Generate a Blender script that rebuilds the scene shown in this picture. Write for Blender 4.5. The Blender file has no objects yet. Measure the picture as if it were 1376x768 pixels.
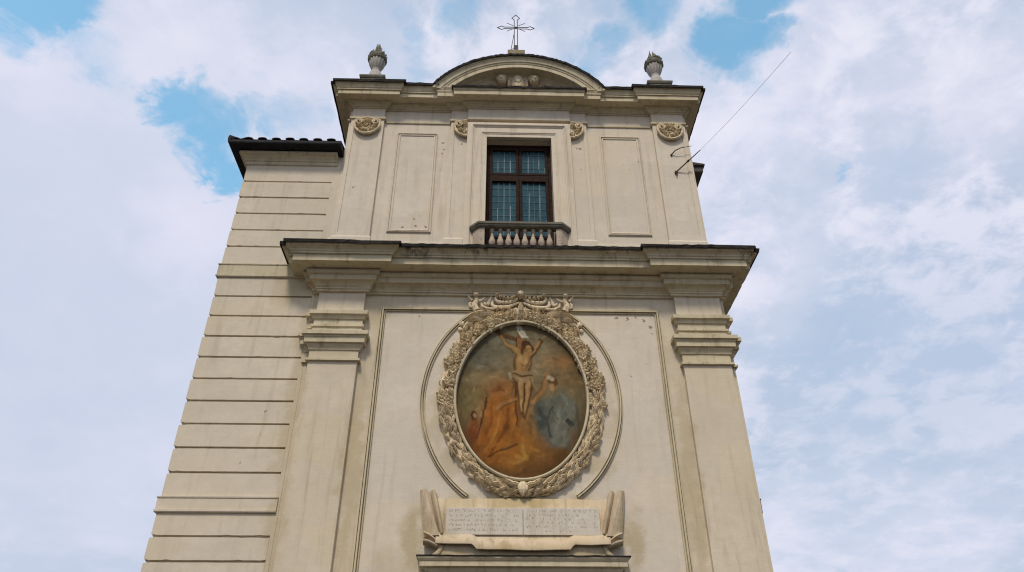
import bpy, bmesh, math, random
import numpy as np
from mathutils import Vector, Matrix
rad = math.radians
rnd = random.Random(11)
S = bpy.context.scene
COL = S.collection

# ------------------------------------------------------------------ camera
def look(yaw, pitch, roll):
    cy, sy, cp, sp = math.cos(yaw), math.sin(yaw), math.cos(pitch), math.sin(pitch)
    f = Vector((sy*cp, cy*cp, sp)); r = Vector((cy, -sy, 0)); u = r.cross(f)
    cr, sr = math.cos(roll), math.sin(roll)
    return r*cr+u*sr, -r*sr+u*cr, f
CAM_LOC = Vector((-0.651, -15.0, 1.6))
cr_, cu_, cf_ = look(0.02951, 0.58476, -0.0027)
cam = bpy.data.cameras.new('camera'); co = bpy.data.objects.new('camera', cam); COL.objects.link(co)
M = Matrix((cr_, cu_, -cf_)).transposed().to_4x4(); M.translation = CAM_LOC
co.matrix_world = M
cam.sensor_width = 36; cam.lens = 994/1376*36; cam.clip_end = 5000; cam.clip_start = 0.1
S.camera = co
def ray(px, py):
    return (cr_*((px-688)/994) - cu_*((py-384)/994) + cf_).normalized()

# ------------------------------------------------------------------ light
SUN_EL, SUN_AZ = rad(53), rad(193)          # azimuth measured clockwise from +Y
sd = Vector((math.sin(SUN_AZ)*math.cos(SUN_EL), math.cos(SUN_AZ)*math.cos(SUN_EL), math.sin(SUN_EL)))
sun = bpy.data.lights.new('sun', 'SUN'); sun.energy = 1.5; sun.angle = rad(10); sun.color = (1.0, 0.885, 0.745)
so = bpy.data.objects.new('sun', sun); COL.objects.link(so)
so.rotation_euler = sd.to_track_quat('Z', 'Y').to_euler(); so.location = (0, -30, 40)
S.cycles.pixel_filter_type = 'BLACKMAN_HARRIS'; S.cycles.filter_width = 1.15
S.view_settings.view_transform = 'Standard'; S.view_settings.look = 'None'
S.view_settings.exposure = 0.70; S.view_settings.gamma = 1; S.view_settings.use_curve_mapping = False

class N:
    """small node-tree helper"""
    def __init__(s, tree): s.t = tree; s.n = tree.nodes; s.l = tree.links
    def new(s, typ, **kw):
        n = s.n.new(typ)
        for k, v in kw.items(): setattr(n, k, v)
        return n
    def link(s, a, b): s.l.new(a, b)
    def put(s, sock, v):
        if isinstance(v, bpy.types.NodeSocket): s.l.new(v, sock)
        elif v is not None: sock.default_value = v
    def math(s, op, a, b=None, c=None, clamp=False):
        n = s.new('ShaderNodeMath', operation=op); n.use_clamp = clamp
        s.put(n.inputs[0], a); s.put(n.inputs[1], b)
        if c is not None: s.put(n.inputs[2], c)
        return n.outputs[0]
    def vmath(s, op, a, b=None):
        n = s.new('ShaderNodeVectorMath', operation=op); s.put(n.inputs[0], a); s.put(n.inputs[1], b)
        return n.outputs['Value'] if op in ('LENGTH', 'DISTANCE', 'DOT_PRODUCT') else n.outputs[0]
    def mapr(s, v, a, b, c=0., d=1., smooth=True):
        n = s.new('ShaderNodeMapRange'); n.interpolation_type = 'SMOOTHSTEP' if smooth else 'LINEAR'
        s.put(n.inputs['Value'], v)
        for k, x in zip(('From Min', 'From Max', 'To Min', 'To Max'), (a, b, c, d)): s.put(n.inputs[k], x)
        return n.outputs[0]
    def noise(s, vec, scale, detail=4, rough=.5, dist=0.):
        n = s.new('ShaderNodeTexNoise'); s.put(n.inputs['Vector'], vec)
        n.inputs['Scale'].default_value = scale; n.inputs['Detail'].default_value = detail
        n.inputs['Roughness'].default_value = rough; n.inputs['Distortion'].default_value = dist
        return n.outputs['Fac'], n.outputs['Color']
    def mix(s, f, a, b, mode='MIX'):
        n = s.new('ShaderNodeMix', data_type='RGBA', blend_type=mode)
        s.put(n.inputs[0], f)
        for sock, v in ((n.inputs[6], a), (n.inputs[7], b)):
            if isinstance(v, tuple) and len(v) == 3: v = v+(1,)
            s.put(sock, v)
        return n.outputs[2]
    def scaled(s, vec, x, y, z):
        n = s.new('ShaderNodeMapping'); s.put(n.inputs['Vector'], vec); n.inputs['Scale'].default_value = (x, y, z)
        return n.outputs[0]

# ------------------------------------------------------------------ sky: Nishita seen through a broken cloud deck
W = bpy.data.worlds.new('World'); S.world = W; W.use_nodes = True
w = N(W.node_tree); W.node_tree.nodes.clear()
sky = w.new('ShaderNodeTexSky', sky_type='NISHITA'); sky.sun_disc = False
sky.sun_elevation = SUN_EL; sky.sun_rotation = SUN_AZ; sky.altitude = 100; sky.air_density = 1.0; sky.dust_density = 0.6; sky.ozone_density = 1.5
d = w.new('ShaderNodeTexCoord').outputs['Generated']
sep = w.new('ShaderNodeSeparateXYZ'); w.link(d, sep.inputs[0])
zz = w.math('ADD', w.math('MAXIMUM', sep.outputs[2], 0.0), 0.22)
cmb = w.new('ShaderNodeCombineXYZ')
w.link(w.math('DIVIDE', sep.outputs[0], zz), cmb.inputs[0]); w.link(w.math('DIVIDE', sep.outputs[1], zz), cmb.inputs[1])
cmb.inputs[2].default_value = 3.7
P = cmb.outputs[0]
n1, _ = w.noise(P, 1.6, 9, .56, .15)
n2, n2c = w.noise(P, 4.2, 8, .6, .0)
n3, _ = w.noise(P, 0.75, 4, .5, .0)
n4, _ = w.noise(P, 2.3, 9, .58, .25)
n5, n5c = w.noise(P, 11, 8, .62, .3)
def jig(vec, amt):
    q = w.new('ShaderNodeVectorMath', operation='SCALE'); w.link(w.vmath('SUBTRACT', vec, (.5, .5, .5)), q.inputs[0]); q.inputs['Scale'].default_value = amt
    return q.outputs[0]
warp = w.vmath('ADD', w.vmath('ADD', d, jig(n2c, .11)), jig(n5c, .10))
hole = None
for (px, py, r, a) in ((240, 140, .040, 1.), (272, 165, .050, 1.), (305, 160, .035, .9), (290, 205, .034, 1.), (312, 236, .026, .9), (340, 150, .03, .6), (385, 165, .04, .65), (430, 148, .03, .55), (350, 100, .03, .35),
                       (75, 2, .045, 1.), (100, 22, .030, .95), (45, -15, .06, 1.), (130, 70, .045, .45), (15, 22, .035, .5), (140, 92, .02, .5), (190, 120, .035, .35),
                       (975, 58, .045, 1.), (1005, 60, .035, .95), (1045, 52, .028, .8), (1020, 5, .030, .95), (1022, -30, .05, 1.), (1000, 95, .035, .65), (1015, 125, .03, .5), (960, 95, .03, .5), (935, 70, .03, .45),
                       (1125, 232, .015, .6), (1063, 270, .014, .7), (1222, 178, .022, .45), (875, 5, .04, .8), (868, -20, .05, .9), (820, 62, .032, .8), (805, 85, .03, .7), (775, 72, .025, .65), (560, 62, .03, .6), (548, 95, .035, .65), (620, 15, .03, .7), (545, 30, .035, .55), (805, 10, .03, .6), (840, 40, .025, .6)):
    m = w.mapr(w.vmath('DISTANCE', warp, tuple(ray(px, py))), r*.35, r*1.7, a, 0.0)
    hole = m if hole is None else w.math('MAXIMUM', hole, m)
# scattered thinner places in the deck elsewhere
thin = w.mapr(n1, .55, .75, 0, .25)
hole = w.math('MAXIMUM', hole, thin)
edge = w.math('ADD', hole, w.math('MULTIPLY', w.math('SUBTRACT', n5, .5), 1.15))
clear = w.mapr(edge, .26, .95, 0.0, .90)
# cloud body: pale lavender, whiter tops, blue-grey undersides
tone = w.mapr(w.math('ADD', w.math('MULTIPLY', n4, .75), w.math('MULTIPLY', n3, .25)), .39, .61)
cl = w.mix(tone, (3.5, 4.15, 5.3), (5.45, 5.55, 6.5))
for (px, py, rr, col, am) in ((1300, 330, .17, (3.2, 3.9, 5.2), .85), (1210, 225, .07, (3.8, 4.4, 5.7), .7), (1110, 120, .08, (4.1, 4.5, 5.7), .6), (1130, 450, .15, (3.25, 4.05, 5.35), .85), (1330, 480, .15, (3.5, 4.2, 5.5), .7), (1160, 640, .16, (3.6, 4.3, 5.5), .7),
                              (1010, 370, .09, (5.7, 5.7, 6.6), .8), (1000, 220, .10, (5.6, 5.65, 6.6), .7), (1290, 150, .10, (5.7, 5.65, 6.5), .75), (60, 420, .50, (4.35, 4.75, 5.85), .97), (90, 200, .16, (4.6, 4.9, 6.0), .8), (260, 300, .09, (5.5, 5.5, 6.5), .8), (40, 70, .07, (5.5, 5.5, 6.5), .7), (230, 60, .10, (5.5, 5.55, 6.5), .7), (400, 90, .09, (5.5, 5.55, 6.5), .6)):
    cl = w.mix(w.mapr(w.vmath('DISTANCE', warp, tuple(ray(px, py))), 0, rr*1.3, am, 0), cl, col)
left = w.mapr(w.vmath('DISTANCE', d, tuple(ray(20, 480))),   .25, .62, .12, 1)      # the deck is smoother low on the left and right
left = w.math('MULTIPLY', left, w.mapr(w.vmath('DISTANCE', d, tuple(ray(1260, 640))), .12, .36, .45, 1))
wh = w.math('MULTIPLY', w.mapr(w.math('ADD', w.math('MULTIPLY', n2, .5), w.math('MULTIPLY', n5, .5)), .47, .60, 0, .8), left)
cl = w.mix(wh, cl, (6.0, 5.95, 6.75))
dk = w.math('MULTIPLY', w.mapr(w.math('ADD', w.math('MULTIPLY', n2, .6), w.math('MULTIPLY', n5, .4)), .50, .38, 0, .62), left)
cl = w.mix(dk, cl, (3.5, 4.2, 5.4))
low = w.mapr(sep.outputs[2], .03, .175, .8, 0)      # added dark band low in the sky, out of view, keeping moulding undersides dark
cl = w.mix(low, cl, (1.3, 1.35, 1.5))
teal = w.mix(1.0, sky.outputs[0], (1.65, 2.45, 2.1), 'MULTIPLY')
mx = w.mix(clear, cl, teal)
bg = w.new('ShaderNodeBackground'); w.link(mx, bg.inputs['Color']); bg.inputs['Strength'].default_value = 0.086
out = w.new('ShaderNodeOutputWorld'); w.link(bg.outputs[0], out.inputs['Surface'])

# ------------------------------------------------------------------ materials
def mat(name):
    m = bpy.data.materials.new(name); m.use_nodes = True
    k = N(m.node_tree); k.b = m.node_tree.nodes['Principled BSDF']; return m, k
SPOTS = [(-3.02, 13.36, .045), (-2.74, 13.62, .03), (-2.70, 13.40, .05), (-2.60, 13.72, .025), (-2.42, 13.36, .05), (-2.12, 16.35, .05), (-2.10, 16.10, .04), (-2.13, 15.95, .03), (-1.62, 16.28, .035), (1.60, 16.2, .04), (1.70, 16.17, .05), (3.05, 15.45, .03), (3.3, 15.75, .03),
         (2.3, 10.74, .05), (2.55, 10.72, .06), (2.75, 10.75, .05), (2.95, 10.68, .05), (3.10, 10.5, .06), (3.12, 10.3, .035), (-2.4, 10.72, .05), (2.5, 9.2, .025), (2.9, 9.5, .02), (-5.6, 8.25, .03), (-5.62, 7.75, .03), (-5.9, 7.1, .035), (-5.3, 6.95, .025), (-4.4, 14.6, .03), (-3.6, 14.6, .025)]
def plaster(name, A, B, dirt=(.20, .17, .10), dirt_amt=.5, moss=0., bump=.25, chips=True, sc=1.0, soot=False, fine=0., stains=False):
    m, k = mat(name)
    pos = k.new('ShaderNodeNewGeometry').outputs['Position']
    a, _ = k.noise(pos, .9*sc, 6, .6, .3); b, _ = k.noise(pos, 5*sc, 6, .65); f, _ = k.noise(pos, 38, 5, .7)
    st, _ = k.noise(k.scaled(pos, 5.5, 5.5, .45), 1., 5, .6, .4)
    tr, _ = k.noise(k.scaled(pos, .8, .8, 9), 1., 4, .6, .2)       # faint trowel courses
    c = k.mix(k.mapr(a, .32, .68), A, B)
    c = k.mix(k.mapr(b, .35, .75, 0, .45), c, tuple(x*.82 for x in B))
    c = k.mix(k.mapr(tr, .5, .8, 0, .22), c, tuple(x*.86 for x in A))
    vo = k.new('ShaderNodeTexVoronoi'); vo.inputs['Scale'].default_value = .62*sc          # patches of later repair, a shade apart
    wv0 = k.vmath('ADD', k.scaled(pos, .8, .8, 1.5), k.vmath('SCALE', k.vmath('SUBTRACT', k.noise(pos, 2.5, 4)[1], (.5, .5, .5)))); wv0.node.inputs[1].links[0].from_node.inputs['Scale'].default_value = .5
    k.link(wv0, vo.inputs['Vector']); sv = k.new('ShaderNodeSeparateColor'); k.link(vo.outputs['Color'], sv.inputs[0])
    c = k.mix(k.mapr(sv.outputs[0], .1, .9, 0, .38, False), c, tuple(x*(.80, .81, .82)[i_] for i_, x in enumerate(A)))
    c = k.mix(k.mapr(sv.outputs[1], .6, .95, 0, .25), c, (A[0]*.95, A[1]*.88, A[2]*.72))
    c = k.mix(k.math('MULTIPLY', k.mapr(st, .50, .76), dirt_amt), c, dirt)
    if moss:
        mo, _ = k.noise(pos, 1.7, 8, .68, .5)
        c = k.mix(k.mapr(mo, .52, .72, 0, moss), c, (.24, .21, .09))
    if chips:
        wz = k.vmath('ADD', k.vmath('MULTIPLY', pos, (1, 0, 1)), k.vmath('SCALE', k.vmath('SUBTRACT', k.noise(pos, 14, 3)[1], (.5, .5, .5)))); wz.node.inputs[1].links[0].from_node.inputs['Scale'].default_value = .16
        sm_ = None
        for (sx, sz, sr) in SPOTS:
            q = k.math('DIVIDE', k.vmath('DISTANCE', wz, (sx, 0, sz)), sr*(.75 if 10 < sz < 11 else 1.))
            sm_ = q if sm_ is None else k.math('MINIMUM', sm_, q)
        c = k.mix(k.mapr(sm_, .6, 1.1, .8, 0), c, (.15, .11, .065))
        v = k.new('ShaderNodeTexVoronoi'); v.inputs['Scale'].default_value = 3.1
        wv = k.vmath('ADD', pos, k.vmath('SCALE', k.noise(pos, 22, 3)[1])); wv.node.inputs[1].links[0].from_node.inputs['Scale'].default_value = .05
        k.link(wv, v.inputs['Vector'])
        sp = k.math('MULTIPLY', k.mapr(v.outputs['Distance'], .03, .075, 1, 0), k.mapr(k.noise(pos, .8, 2)[0], .56, .62))
        c = k.mix(k.math('MULTIPLY', sp, .75), c, (.16, .12, .07))
    c = k.mix(k.mapr(f, .3, .8, 0, .25), c, tuple(x*.7 for x in A))
    if stains:      # yellow-brown damp marks under the wreath and round the inscription, along the pilaster feet
        wq = k.vmath('ADD', k.vmath('MULTIPLY', pos, (1, 0, 1)), k.vmath('SCALE', k.vmath('SUBTRACT', k.noise(pos, 2.2, 6, .65)[1], (.5, .5, .5)))); wq.node.inputs[1].links[0].from_node.inputs['Scale'].default_value = .9
        tot = None
        for (sx, sz, rx_, rz_, am) in ((0, 6.30, .85, .22, .9), (-1.25, 6.25, .35, .25, .5), (1.15, 6.28, .3, .2, .5), (-2.2, 5.5, .28, .6, .8), (2.22, 5.5, .25, .6, .8), (-1.55, 7.1, .3, .35, .55), (1.6, 7.1, .3, .35, .55), (0, 5.2, 2.3, .2, .6),
                                       (-3.55, 7.2, .22, 2.6, .55), (3.55, 6.6, .22, 2.6, .55), (-2.6, 5.0, .5, .4, .4), (-1.85, 8.0, .2, .8, .4), (1.95, 8.2, .2, .7, .4), (-3.4, 10.9, .3, .6, .4), (-5.5, 11.5, .55, .55, .6), (-5.0, 9.0, .22, 3.5, .5), (-4.95, 5.5, .2, 2.0, .5)):
            v_ = k.vmath('MULTIPLY', k.vmath('SUBTRACT', wq, (sx, 0, sz)), (1/rx_, 0, 1/rz_))
            q = k.mapr(k.vmath('LENGTH', v_), .35, 1.35, am, 0)
            tot = q if tot is None else k.math('MAXIMUM', tot, q)
        c = k.mix(k.math('MULTIPLY', tot, .7), c, (.36, .285, .13))
    if fine:        # grime of years in small patches
        g1, _ = k.noise(pos, 16, 6, .7, .6); c = k.mix(k.mapr(g1, .50, .62, 0, fine), c, (.10, .07, .035))
    if soot:        # black crust and runs on the top mouldings of the main cornice
        sz_ = k.new('ShaderNodeSeparateXYZ'); k.link(pos, sz_.inputs[0])
        s1, _ = k.noise(k.scaled(pos, 1.1, .6, .25), 1, 3, .5); s2, _ = k.noise(k.scaled(pos, 7, 5, 2.2), 1, 6, .7)
        h_ = k.mapr(sz_.outputs[2], 11.80, 12.20, 0, 1)
        q = k.math('MULTIPLY', h_, k.mapr(k.math('ADD', k.math('MULTIPLY', s1, .55), k.math('MULTIPLY', s2, .6)), .62, .76))
        q = k.math('MULTIPLY', q, k.mapr(sz_.outputs[2], 12.3, 12.35, 1, 0))
        q2 = k.math('MULTIPLY', k.math('MULTIPLY', k.mapr(k.math('ABSOLUTE', k.math('ADD', sz_.outputs[0], 2.55)), .10, .5, 1, 0), k.mapr(s2, .38, .6)), k.mapr(sz_.outputs[2], 11.92, 12.02, 0, 1))
        q2 = k.math('MULTIPLY', q2, k.mapr(sz_.outputs[2], 12.3, 12.35, 1, 0))
        c = k.mix(k.math('MULTIPLY', k.math('MAXIMUM', q, q2), .9), c, (.03, .028, .022))
    k.link(c, k.b.inputs['Base Color']); k.b.inputs['Roughness'].default_value = .92
    k.b.inputs['Specular IOR Level'].default_value = .15
    bp = k.new('ShaderNodeBump'); bp.inputs['Strength'].default_value = bump; bp.inputs['Distance'].default_value = .02
    h = k.math('ADD', k.math('MULTIPLY', f, .4), k.math('ADD', b, k.math('MULTIPLY', tr, .5)))
    k.link(h, bp.inputs['Height']); k.link(bp.outputs[0], k.b.inputs['Normal'])
    return m
CREAM = plaster('cream_plaster', (.675, .60, .46), (.61, .535, .40), dirt_amt=.34, stains=True)
UPPER = plaster('pale_upper_plaster', (.71, .637, .515), (.65, .58, .455), dirt_amt=.28)
GREY = plaster('pinkish_plaster', (.69, .625, .51), (.64, .575, .46), dirt_amt=.18, stains=True)
WINGP = plaster('wing_plaster', (.68, .608, .48), (.61, .545, .42), dirt_amt=.24, stains=True)
TRIM = plaster('weathered_trim', (.64, .57, .405), (.53, .465, .315), dirt=(.13, .115, .07), dirt_amt=.55, moss=.40, chips=False, soot=True)
CARVED = plaster('carved_stucco', (.80, .69, .49), (.70, .575, .375), dirt=(.17, .12, .06), dirt_amt=.6, moss=.2, chips=False, sc=4, fine=.5)
STONE = plaster('grey_stone', (.52, .49, .45), (.40, .38, .34), dirt=(.08, .08, .065), dirt_amt=.7, moss=.1, chips=False, sc=3)
LICHEN = plaster('dark_lichen_stone', (.24, .225, .18), (.14, .135, .10), dirt=(.05, .06, .035), dirt_amt=.7, moss=.3, chips=False, sc=5)
BLOCK = plaster('mossy_block', (.36, .31, .20), (.27, .235, .14), dirt=(.10, .09, .05), dirt_amt=.6, moss=.4, chips=False, sc=4)
PINKM = plaster('pink_marble', (.54, .455, .365), (.45, .37, .285), dirt_amt=.6, chips=False, sc=3, fine=.45)
MARBLE = plaster('white_marble', (.68, .635, .545), (.60, .55, .46), dirt=(.34, .29, .18), dirt_amt=.6, moss=.25, chips=False, sc=2)
SCROLL = plaster('ochre_stucco', (.64, .54, .385), (.57, .445, .29), dirt=(.20, .14, .06), dirt_amt=.6, moss=.4, chips=False, sc=2, stains=True)

def simple(name, colA, colB, rough=.7, metal=0., scale=8, bump=.2):
    m, k = mat(name); pos = k.new('ShaderNodeNewGeometry').outputs['Position']
    a, _ = k.noise(pos, scale, 6, .65)
    k.link(k.mix(k.mapr(a, .35, .7), colA, colB), k.b.inputs['Base Color'])
    k.b.inputs['Specular IOR Level'].default_value = .15; k.b.inputs['Roughness'].default_value = rough; k.b.inputs['Metallic'].default_value = metal
    bp = k.new('ShaderNodeBump'); bp.inputs['Strength'].default_value = bump; bp.inputs['Distance'].default_value = .01
    k.link(a, bp.inputs['Height']); k.link(bp.outputs[0], k.b.inputs['Normal'])
    return m
LEAD = simple('weathered_lead', (.010, .010, .010), (.034, .030, .024), .8, 0, 6, .6)
TILE = simple('dark_roof_tile', (.035, .035, .04), (.10, .075, .06), .85, 0, 7, .5)
EAVE = simple('dark_eave_board', (.012, .013, .017), (.028, .027, .028), .7, 0, 5)
WOOD = simple('dark_brown_wood', (.017, .009, .006), (.038, .018, .012), .8, 0, 9)
IRON = simple('wrought_iron', (.02, .02, .023), (.05, .045, .045), .55, .6, 20)
RUST = simple('rusty_iron', (.05, .035, .025), (.11, .06, .035), .8, .2, 20)
CAME = simple('lead_came', (.07, .11, .125), (.12, .18, .20), .6, .1, 10)
BRIGHT = simple('pale_came', (.15, .21, .24), (.24, .31, .34), .5, .1, 10)
INK = simple('worn_letter_paint', (.34, .30, .23), (.47, .43, .35), .9, 0, 14)
WIRE = simple('grey_cable', (.22, .22, .23), (.34, .34, .35), .6, 0, 5)
WEED = simple('green_weed', (.05, .075, .035), (.10, .115, .06), .8, 0, 20)
GROUND = simple('stone_paving', (.085, .07, .053), (.13, .105, .08), .9, 0, 2)
ASPH = simple('asphalt', (.045, .045, .045), (.07, .068, .065), .9, 0, 3)
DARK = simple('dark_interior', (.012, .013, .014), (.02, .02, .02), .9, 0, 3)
def glassmat():
    m, k = mat('old_window_glass'); pos = k.new('ShaderNodeNewGeometry').outputs['Position']
    a, _ = k.noise(k.scaled(pos, 3, 3, 1.2), 1, 4, .6)
    k.link(k.mix(k.mapr(a, .35, .7), (.016, .050, .062), (.034, .088, .105)), k.b.inputs['Base Color'])
    k.b.inputs['Roughness'].default_value = .09; k.b.inputs['IOR'].default_value = 1.45
    k.b.inputs['Specular IOR Level'].default_value = .55; k.b.inputs['Specular Tint'].default_value = (.55, .85, .95, 1)
    bp = k.new('ShaderNodeBump'); bp.inputs['Strength'].default_value = .12; bp.inputs['Distance'].default_value = .02
    k.link(k.noise(pos, 5, 3)[0], bp.inputs['Height']); k.link(bp.outputs[0], k.b.inputs['Normal'])
    return m
GLASS = glassmat()
def paintmat():
    m, k = mat('faded_fresco')
    at = k.new('ShaderNodeVertexColor', layer_name='paint')
    pos = k.new('ShaderNodeNewGeometry').outputs['Position']
    a, _ = k.noise(pos, 14, 6, .7)
    c = k.mix(k.mapr(a, .4, .8, 0, .16), at.outputs['Color'], (.12, .085, .045))
    k.link(c, k.b.inputs['Base Color']); k.b.inputs['Roughness'].default_value = .85; k.b.inputs['Specular IOR Level'].default_value = .08
    return m
FRESCO = paintmat()

# ------------------------------------------------------------------ object helpers
def thing(name, label, cat, loc=(0, 0, 0), group=None):
    o = bpy.data.objects.new(name, None); COL.objects.link(o); o.location = loc; o.empty_display_size = .3
    o['label'] = label; o['category'] = cat
    if group: o['group'] = group
    return o
def wloc(o):
    v = Vector((0, 0, 0))
    while o: v += o.location; o = o.parent
    return v
class MB:
    """collects vertices and faces in world coordinates"""
    def __init__(s): s.v = []; s.f = []
    def add(s, vs, fs):
        b = len(s.v); s.v += [tuple(q) for q in vs]; s.f += [tuple(i+b for i in f) for f in fs]; return s
    def box(s, x0, x1, y0, y1, z0, z1):
        return s.add([(x0, y0, z0), (x1, y0, z0), (x1, y1, z0), (x0, y1, z0), (x0, y0, z1), (x1, y0, z1), (x1, y1, z1), (x0, y1, z1)],
                     [(0, 3, 2, 1), (4, 5, 6, 7), (0, 1, 5, 4), (1, 2, 6, 5), (2, 3, 7, 6), (3, 0, 4, 7)])
    def rings(s, rings, cap=True, closed=False):
        n = len(rings[0]); b = len(s.v)
        for r in rings: s.v += [tuple(q) for q in r]
        m = len(rings)
        for i in range(m if closed else m-1):
            j = (i+1) % m
            for k in range(n):
                l = (k+1) % n
                s.f.append((b+i*n+k, b+i*n+l, b+j*n+l, b+j*n+k))
        if cap and not closed:
            s.f.append(tuple(b+k for k in reversed(range(n)))); s.f.append(tuple(b+(m-1)*n+k for k in range(n)))
        return s
    def tube(s, pts, radii, n=8, flat=1.0, cap=True):
        pts = [Vector(p) for p in pts]; rs = []
        if not hasattr(radii, '__len__'): radii = [radii]*len(pts)
        for i, p in enumerate(pts):
            t = (pts[min(i+1, len(pts)-1)]-pts[max(i-1, 0)]).normalized()
            a = Vector((0, 1, 0)) if abs(t.y) < .9 else Vector((1, 0, 0))
            u = t.cross(a).normalized(); v = u.cross(t).normalized()
            rs.append([p+u*math.cos(2*math.pi*k/n)*radii[i]+v*math.sin(2*math.pi*k/n)*radii[i]*flat for k in range(n)])
        return s.rings(rs, cap)
    def lathe(s, prof, cx, cy, n=24, flute=0, famp=0, f0=0, f1=0):
        rs = []
        for (r, z) in prof:
            ring = []
            for k in range(n):
                a = 2*math.pi*k/n
                rr = r*(1-famp*(.5+.5*math.cos(flute*a))) if flute and f0 <= z <= f1 else r
                ring.append((cx+rr*math.cos(a), cy+rr*math.sin(a), z))
            rs.append(ring)
        return s.rings(rs)
    def blob(s, c, rx, ry, rz, jit=0., nu=8, nv=6, lob=0):
        vs = []
        for i in range(nv+1):
            th = math.pi*i/nv
            for k in range(nu):
                ph = 2*math.pi*k/nu
                q = 1+rnd.uniform(-jit, jit)+(.16*math.cos(lob*ph) if lob else 0)
                vs.append((c[0]+rx*math.sin(th)*math.cos(ph)*q, c[1]-ry*math.cos(th), c[2]+rz*math.sin(th)*math.sin(ph)*q))
        fs = [(i*nu+k, i*nu+(k+1) % nu, (i+1)*nu+(k+1) % nu, (i+1)*nu+k) for i in range(nv) for k in range(nu)]
        return s.add(vs, fs)
    def obj(s, name, m, parent=None, smooth=False, bevel=0., weld=True, label=None):
        me = bpy.data.meshes.new(name); off = wloc(parent) if parent else Vector((0, 0, 0))
        me.from_pydata([(x-off.x, y-off.y, z-off.z) for x, y, z in s.v], [], s.f)
        bm = bmesh.new(); bm.from_mesh(me)
        if weld: bmesh.ops.remove_doubles(bm, verts=bm.verts, dist=1e-5)
        bmesh.ops.recalc_face_normals(bm, faces=bm.faces)
        bm.to_mesh(me); bm.free()
        if smooth:
            for p in me.polygons: p.use_smooth = True
        me.materials.append(m)
        o = bpy.data.objects.new(name, me); COL.objects.link(o)
        if parent: o.parent = parent
        if bevel:
            b = o.modifiers.new('bevel', 'BEVEL'); b.width = bevel; b.segments = 2; b.limit_method = 'ANGLE'; b.angle_limit = rad(40)
        if label: o['label'] = label
        return o

def offs(path, o, closed=False):
    """mitred offset of a polyline to its right-hand side"""
    P2 = [Vector(p) for p in path]; n = len(P2); res = []
    for i in range(n):
        ns = []
        if closed or i > 0:
            t = (P2[i]-P2[i-1]).normalized(); ns.append(Vector((t.y, -t.x)))
        if closed or i < n-1:
            t = (P2[(i+1) % n]-P2[i]).normalized(); ns.append(Vector((t.y, -t.x)))
        if len(ns) == 1: q = ns[0]
        else: q = (ns[0]+ns[1])/(1+ns[0].dot(ns[1]))
        res.append(P2[i]+q*o)
    return res
def subdiv(path, step):
    r = []
    for a, b in zip(path[:-1], path[1:]):
        n = max(1, int(math.hypot(b[0]-a[0], b[1]-a[1])/step))
        r += [(a[0]+(b[0]-a[0])*i/n, a[1]+(b[1]-a[1])*i/n) for i in range(n)]
    return r+[path[-1]]
def moulding(mb, path, prof, jit=0., back=-.03):
    """sweep a (out, z) profile along a plan path; outward is the right-hand side"""
    pr = [(back, prof[0][1])]+list(prof)+[(back, prof[-1][1])]
    cols = [offs(path, o) for o, z in pr]
    rings = []
    for i in range(len(path)):
        j = [(rnd.uniform(-jit, jit), rnd.uniform(-jit, jit)) for _ in pr] if jit else [(0, 0)]*len(pr)
        q = rnd.uniform(-jit, jit)*.8 if jit else 0
        rings.append([(cols[k][i].x+j[k][0]*.5, cols[k][i].y-j[k][0], pr[k][1]+j[k][1]*.5+q) for k in range(len(pr))])
    return mb.rings(rings)
def frame_sweep(mb, path, prof, y0, closed=False):
    """sweep a (offset, height) profile along a path in the facade plane (x, z)"""
    cols = [offs(path, o, closed) for o, h in prof]
    rings = [[(cols[k][i].x, y0-prof[k][1], cols[k][i].y) for k in range(len(prof))] for i in range(len(path))]
    return mb.rings(rings, True, closed)
def slab(mb, poly, y0, y1):
    """a polygon in (x, z) given thickness from y0 (front) to y1"""
    n = len(poly)
    return mb.add([(x, y0, z) for x, z in poly]+[(x, y1, z) for x, z in poly],
                  [tuple(range(n)), tuple(reversed(range(n, 2*n)))]+[(i, (i+1) % n, n+(i+1) % n, n+i) for i in range(n)])
def ell(cx, cz, rx, rz, n, a0=0, a1=360):
    full = abs(a1-a0) >= 360
    return [(cx+rx*math.cos(rad(a0+(a1-a0)*i/(n if full else n-1))), cz+rz*math.sin(rad(a0+(a1-a0)*i/(n if full else n-1)))) for i in range(n)]
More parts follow.
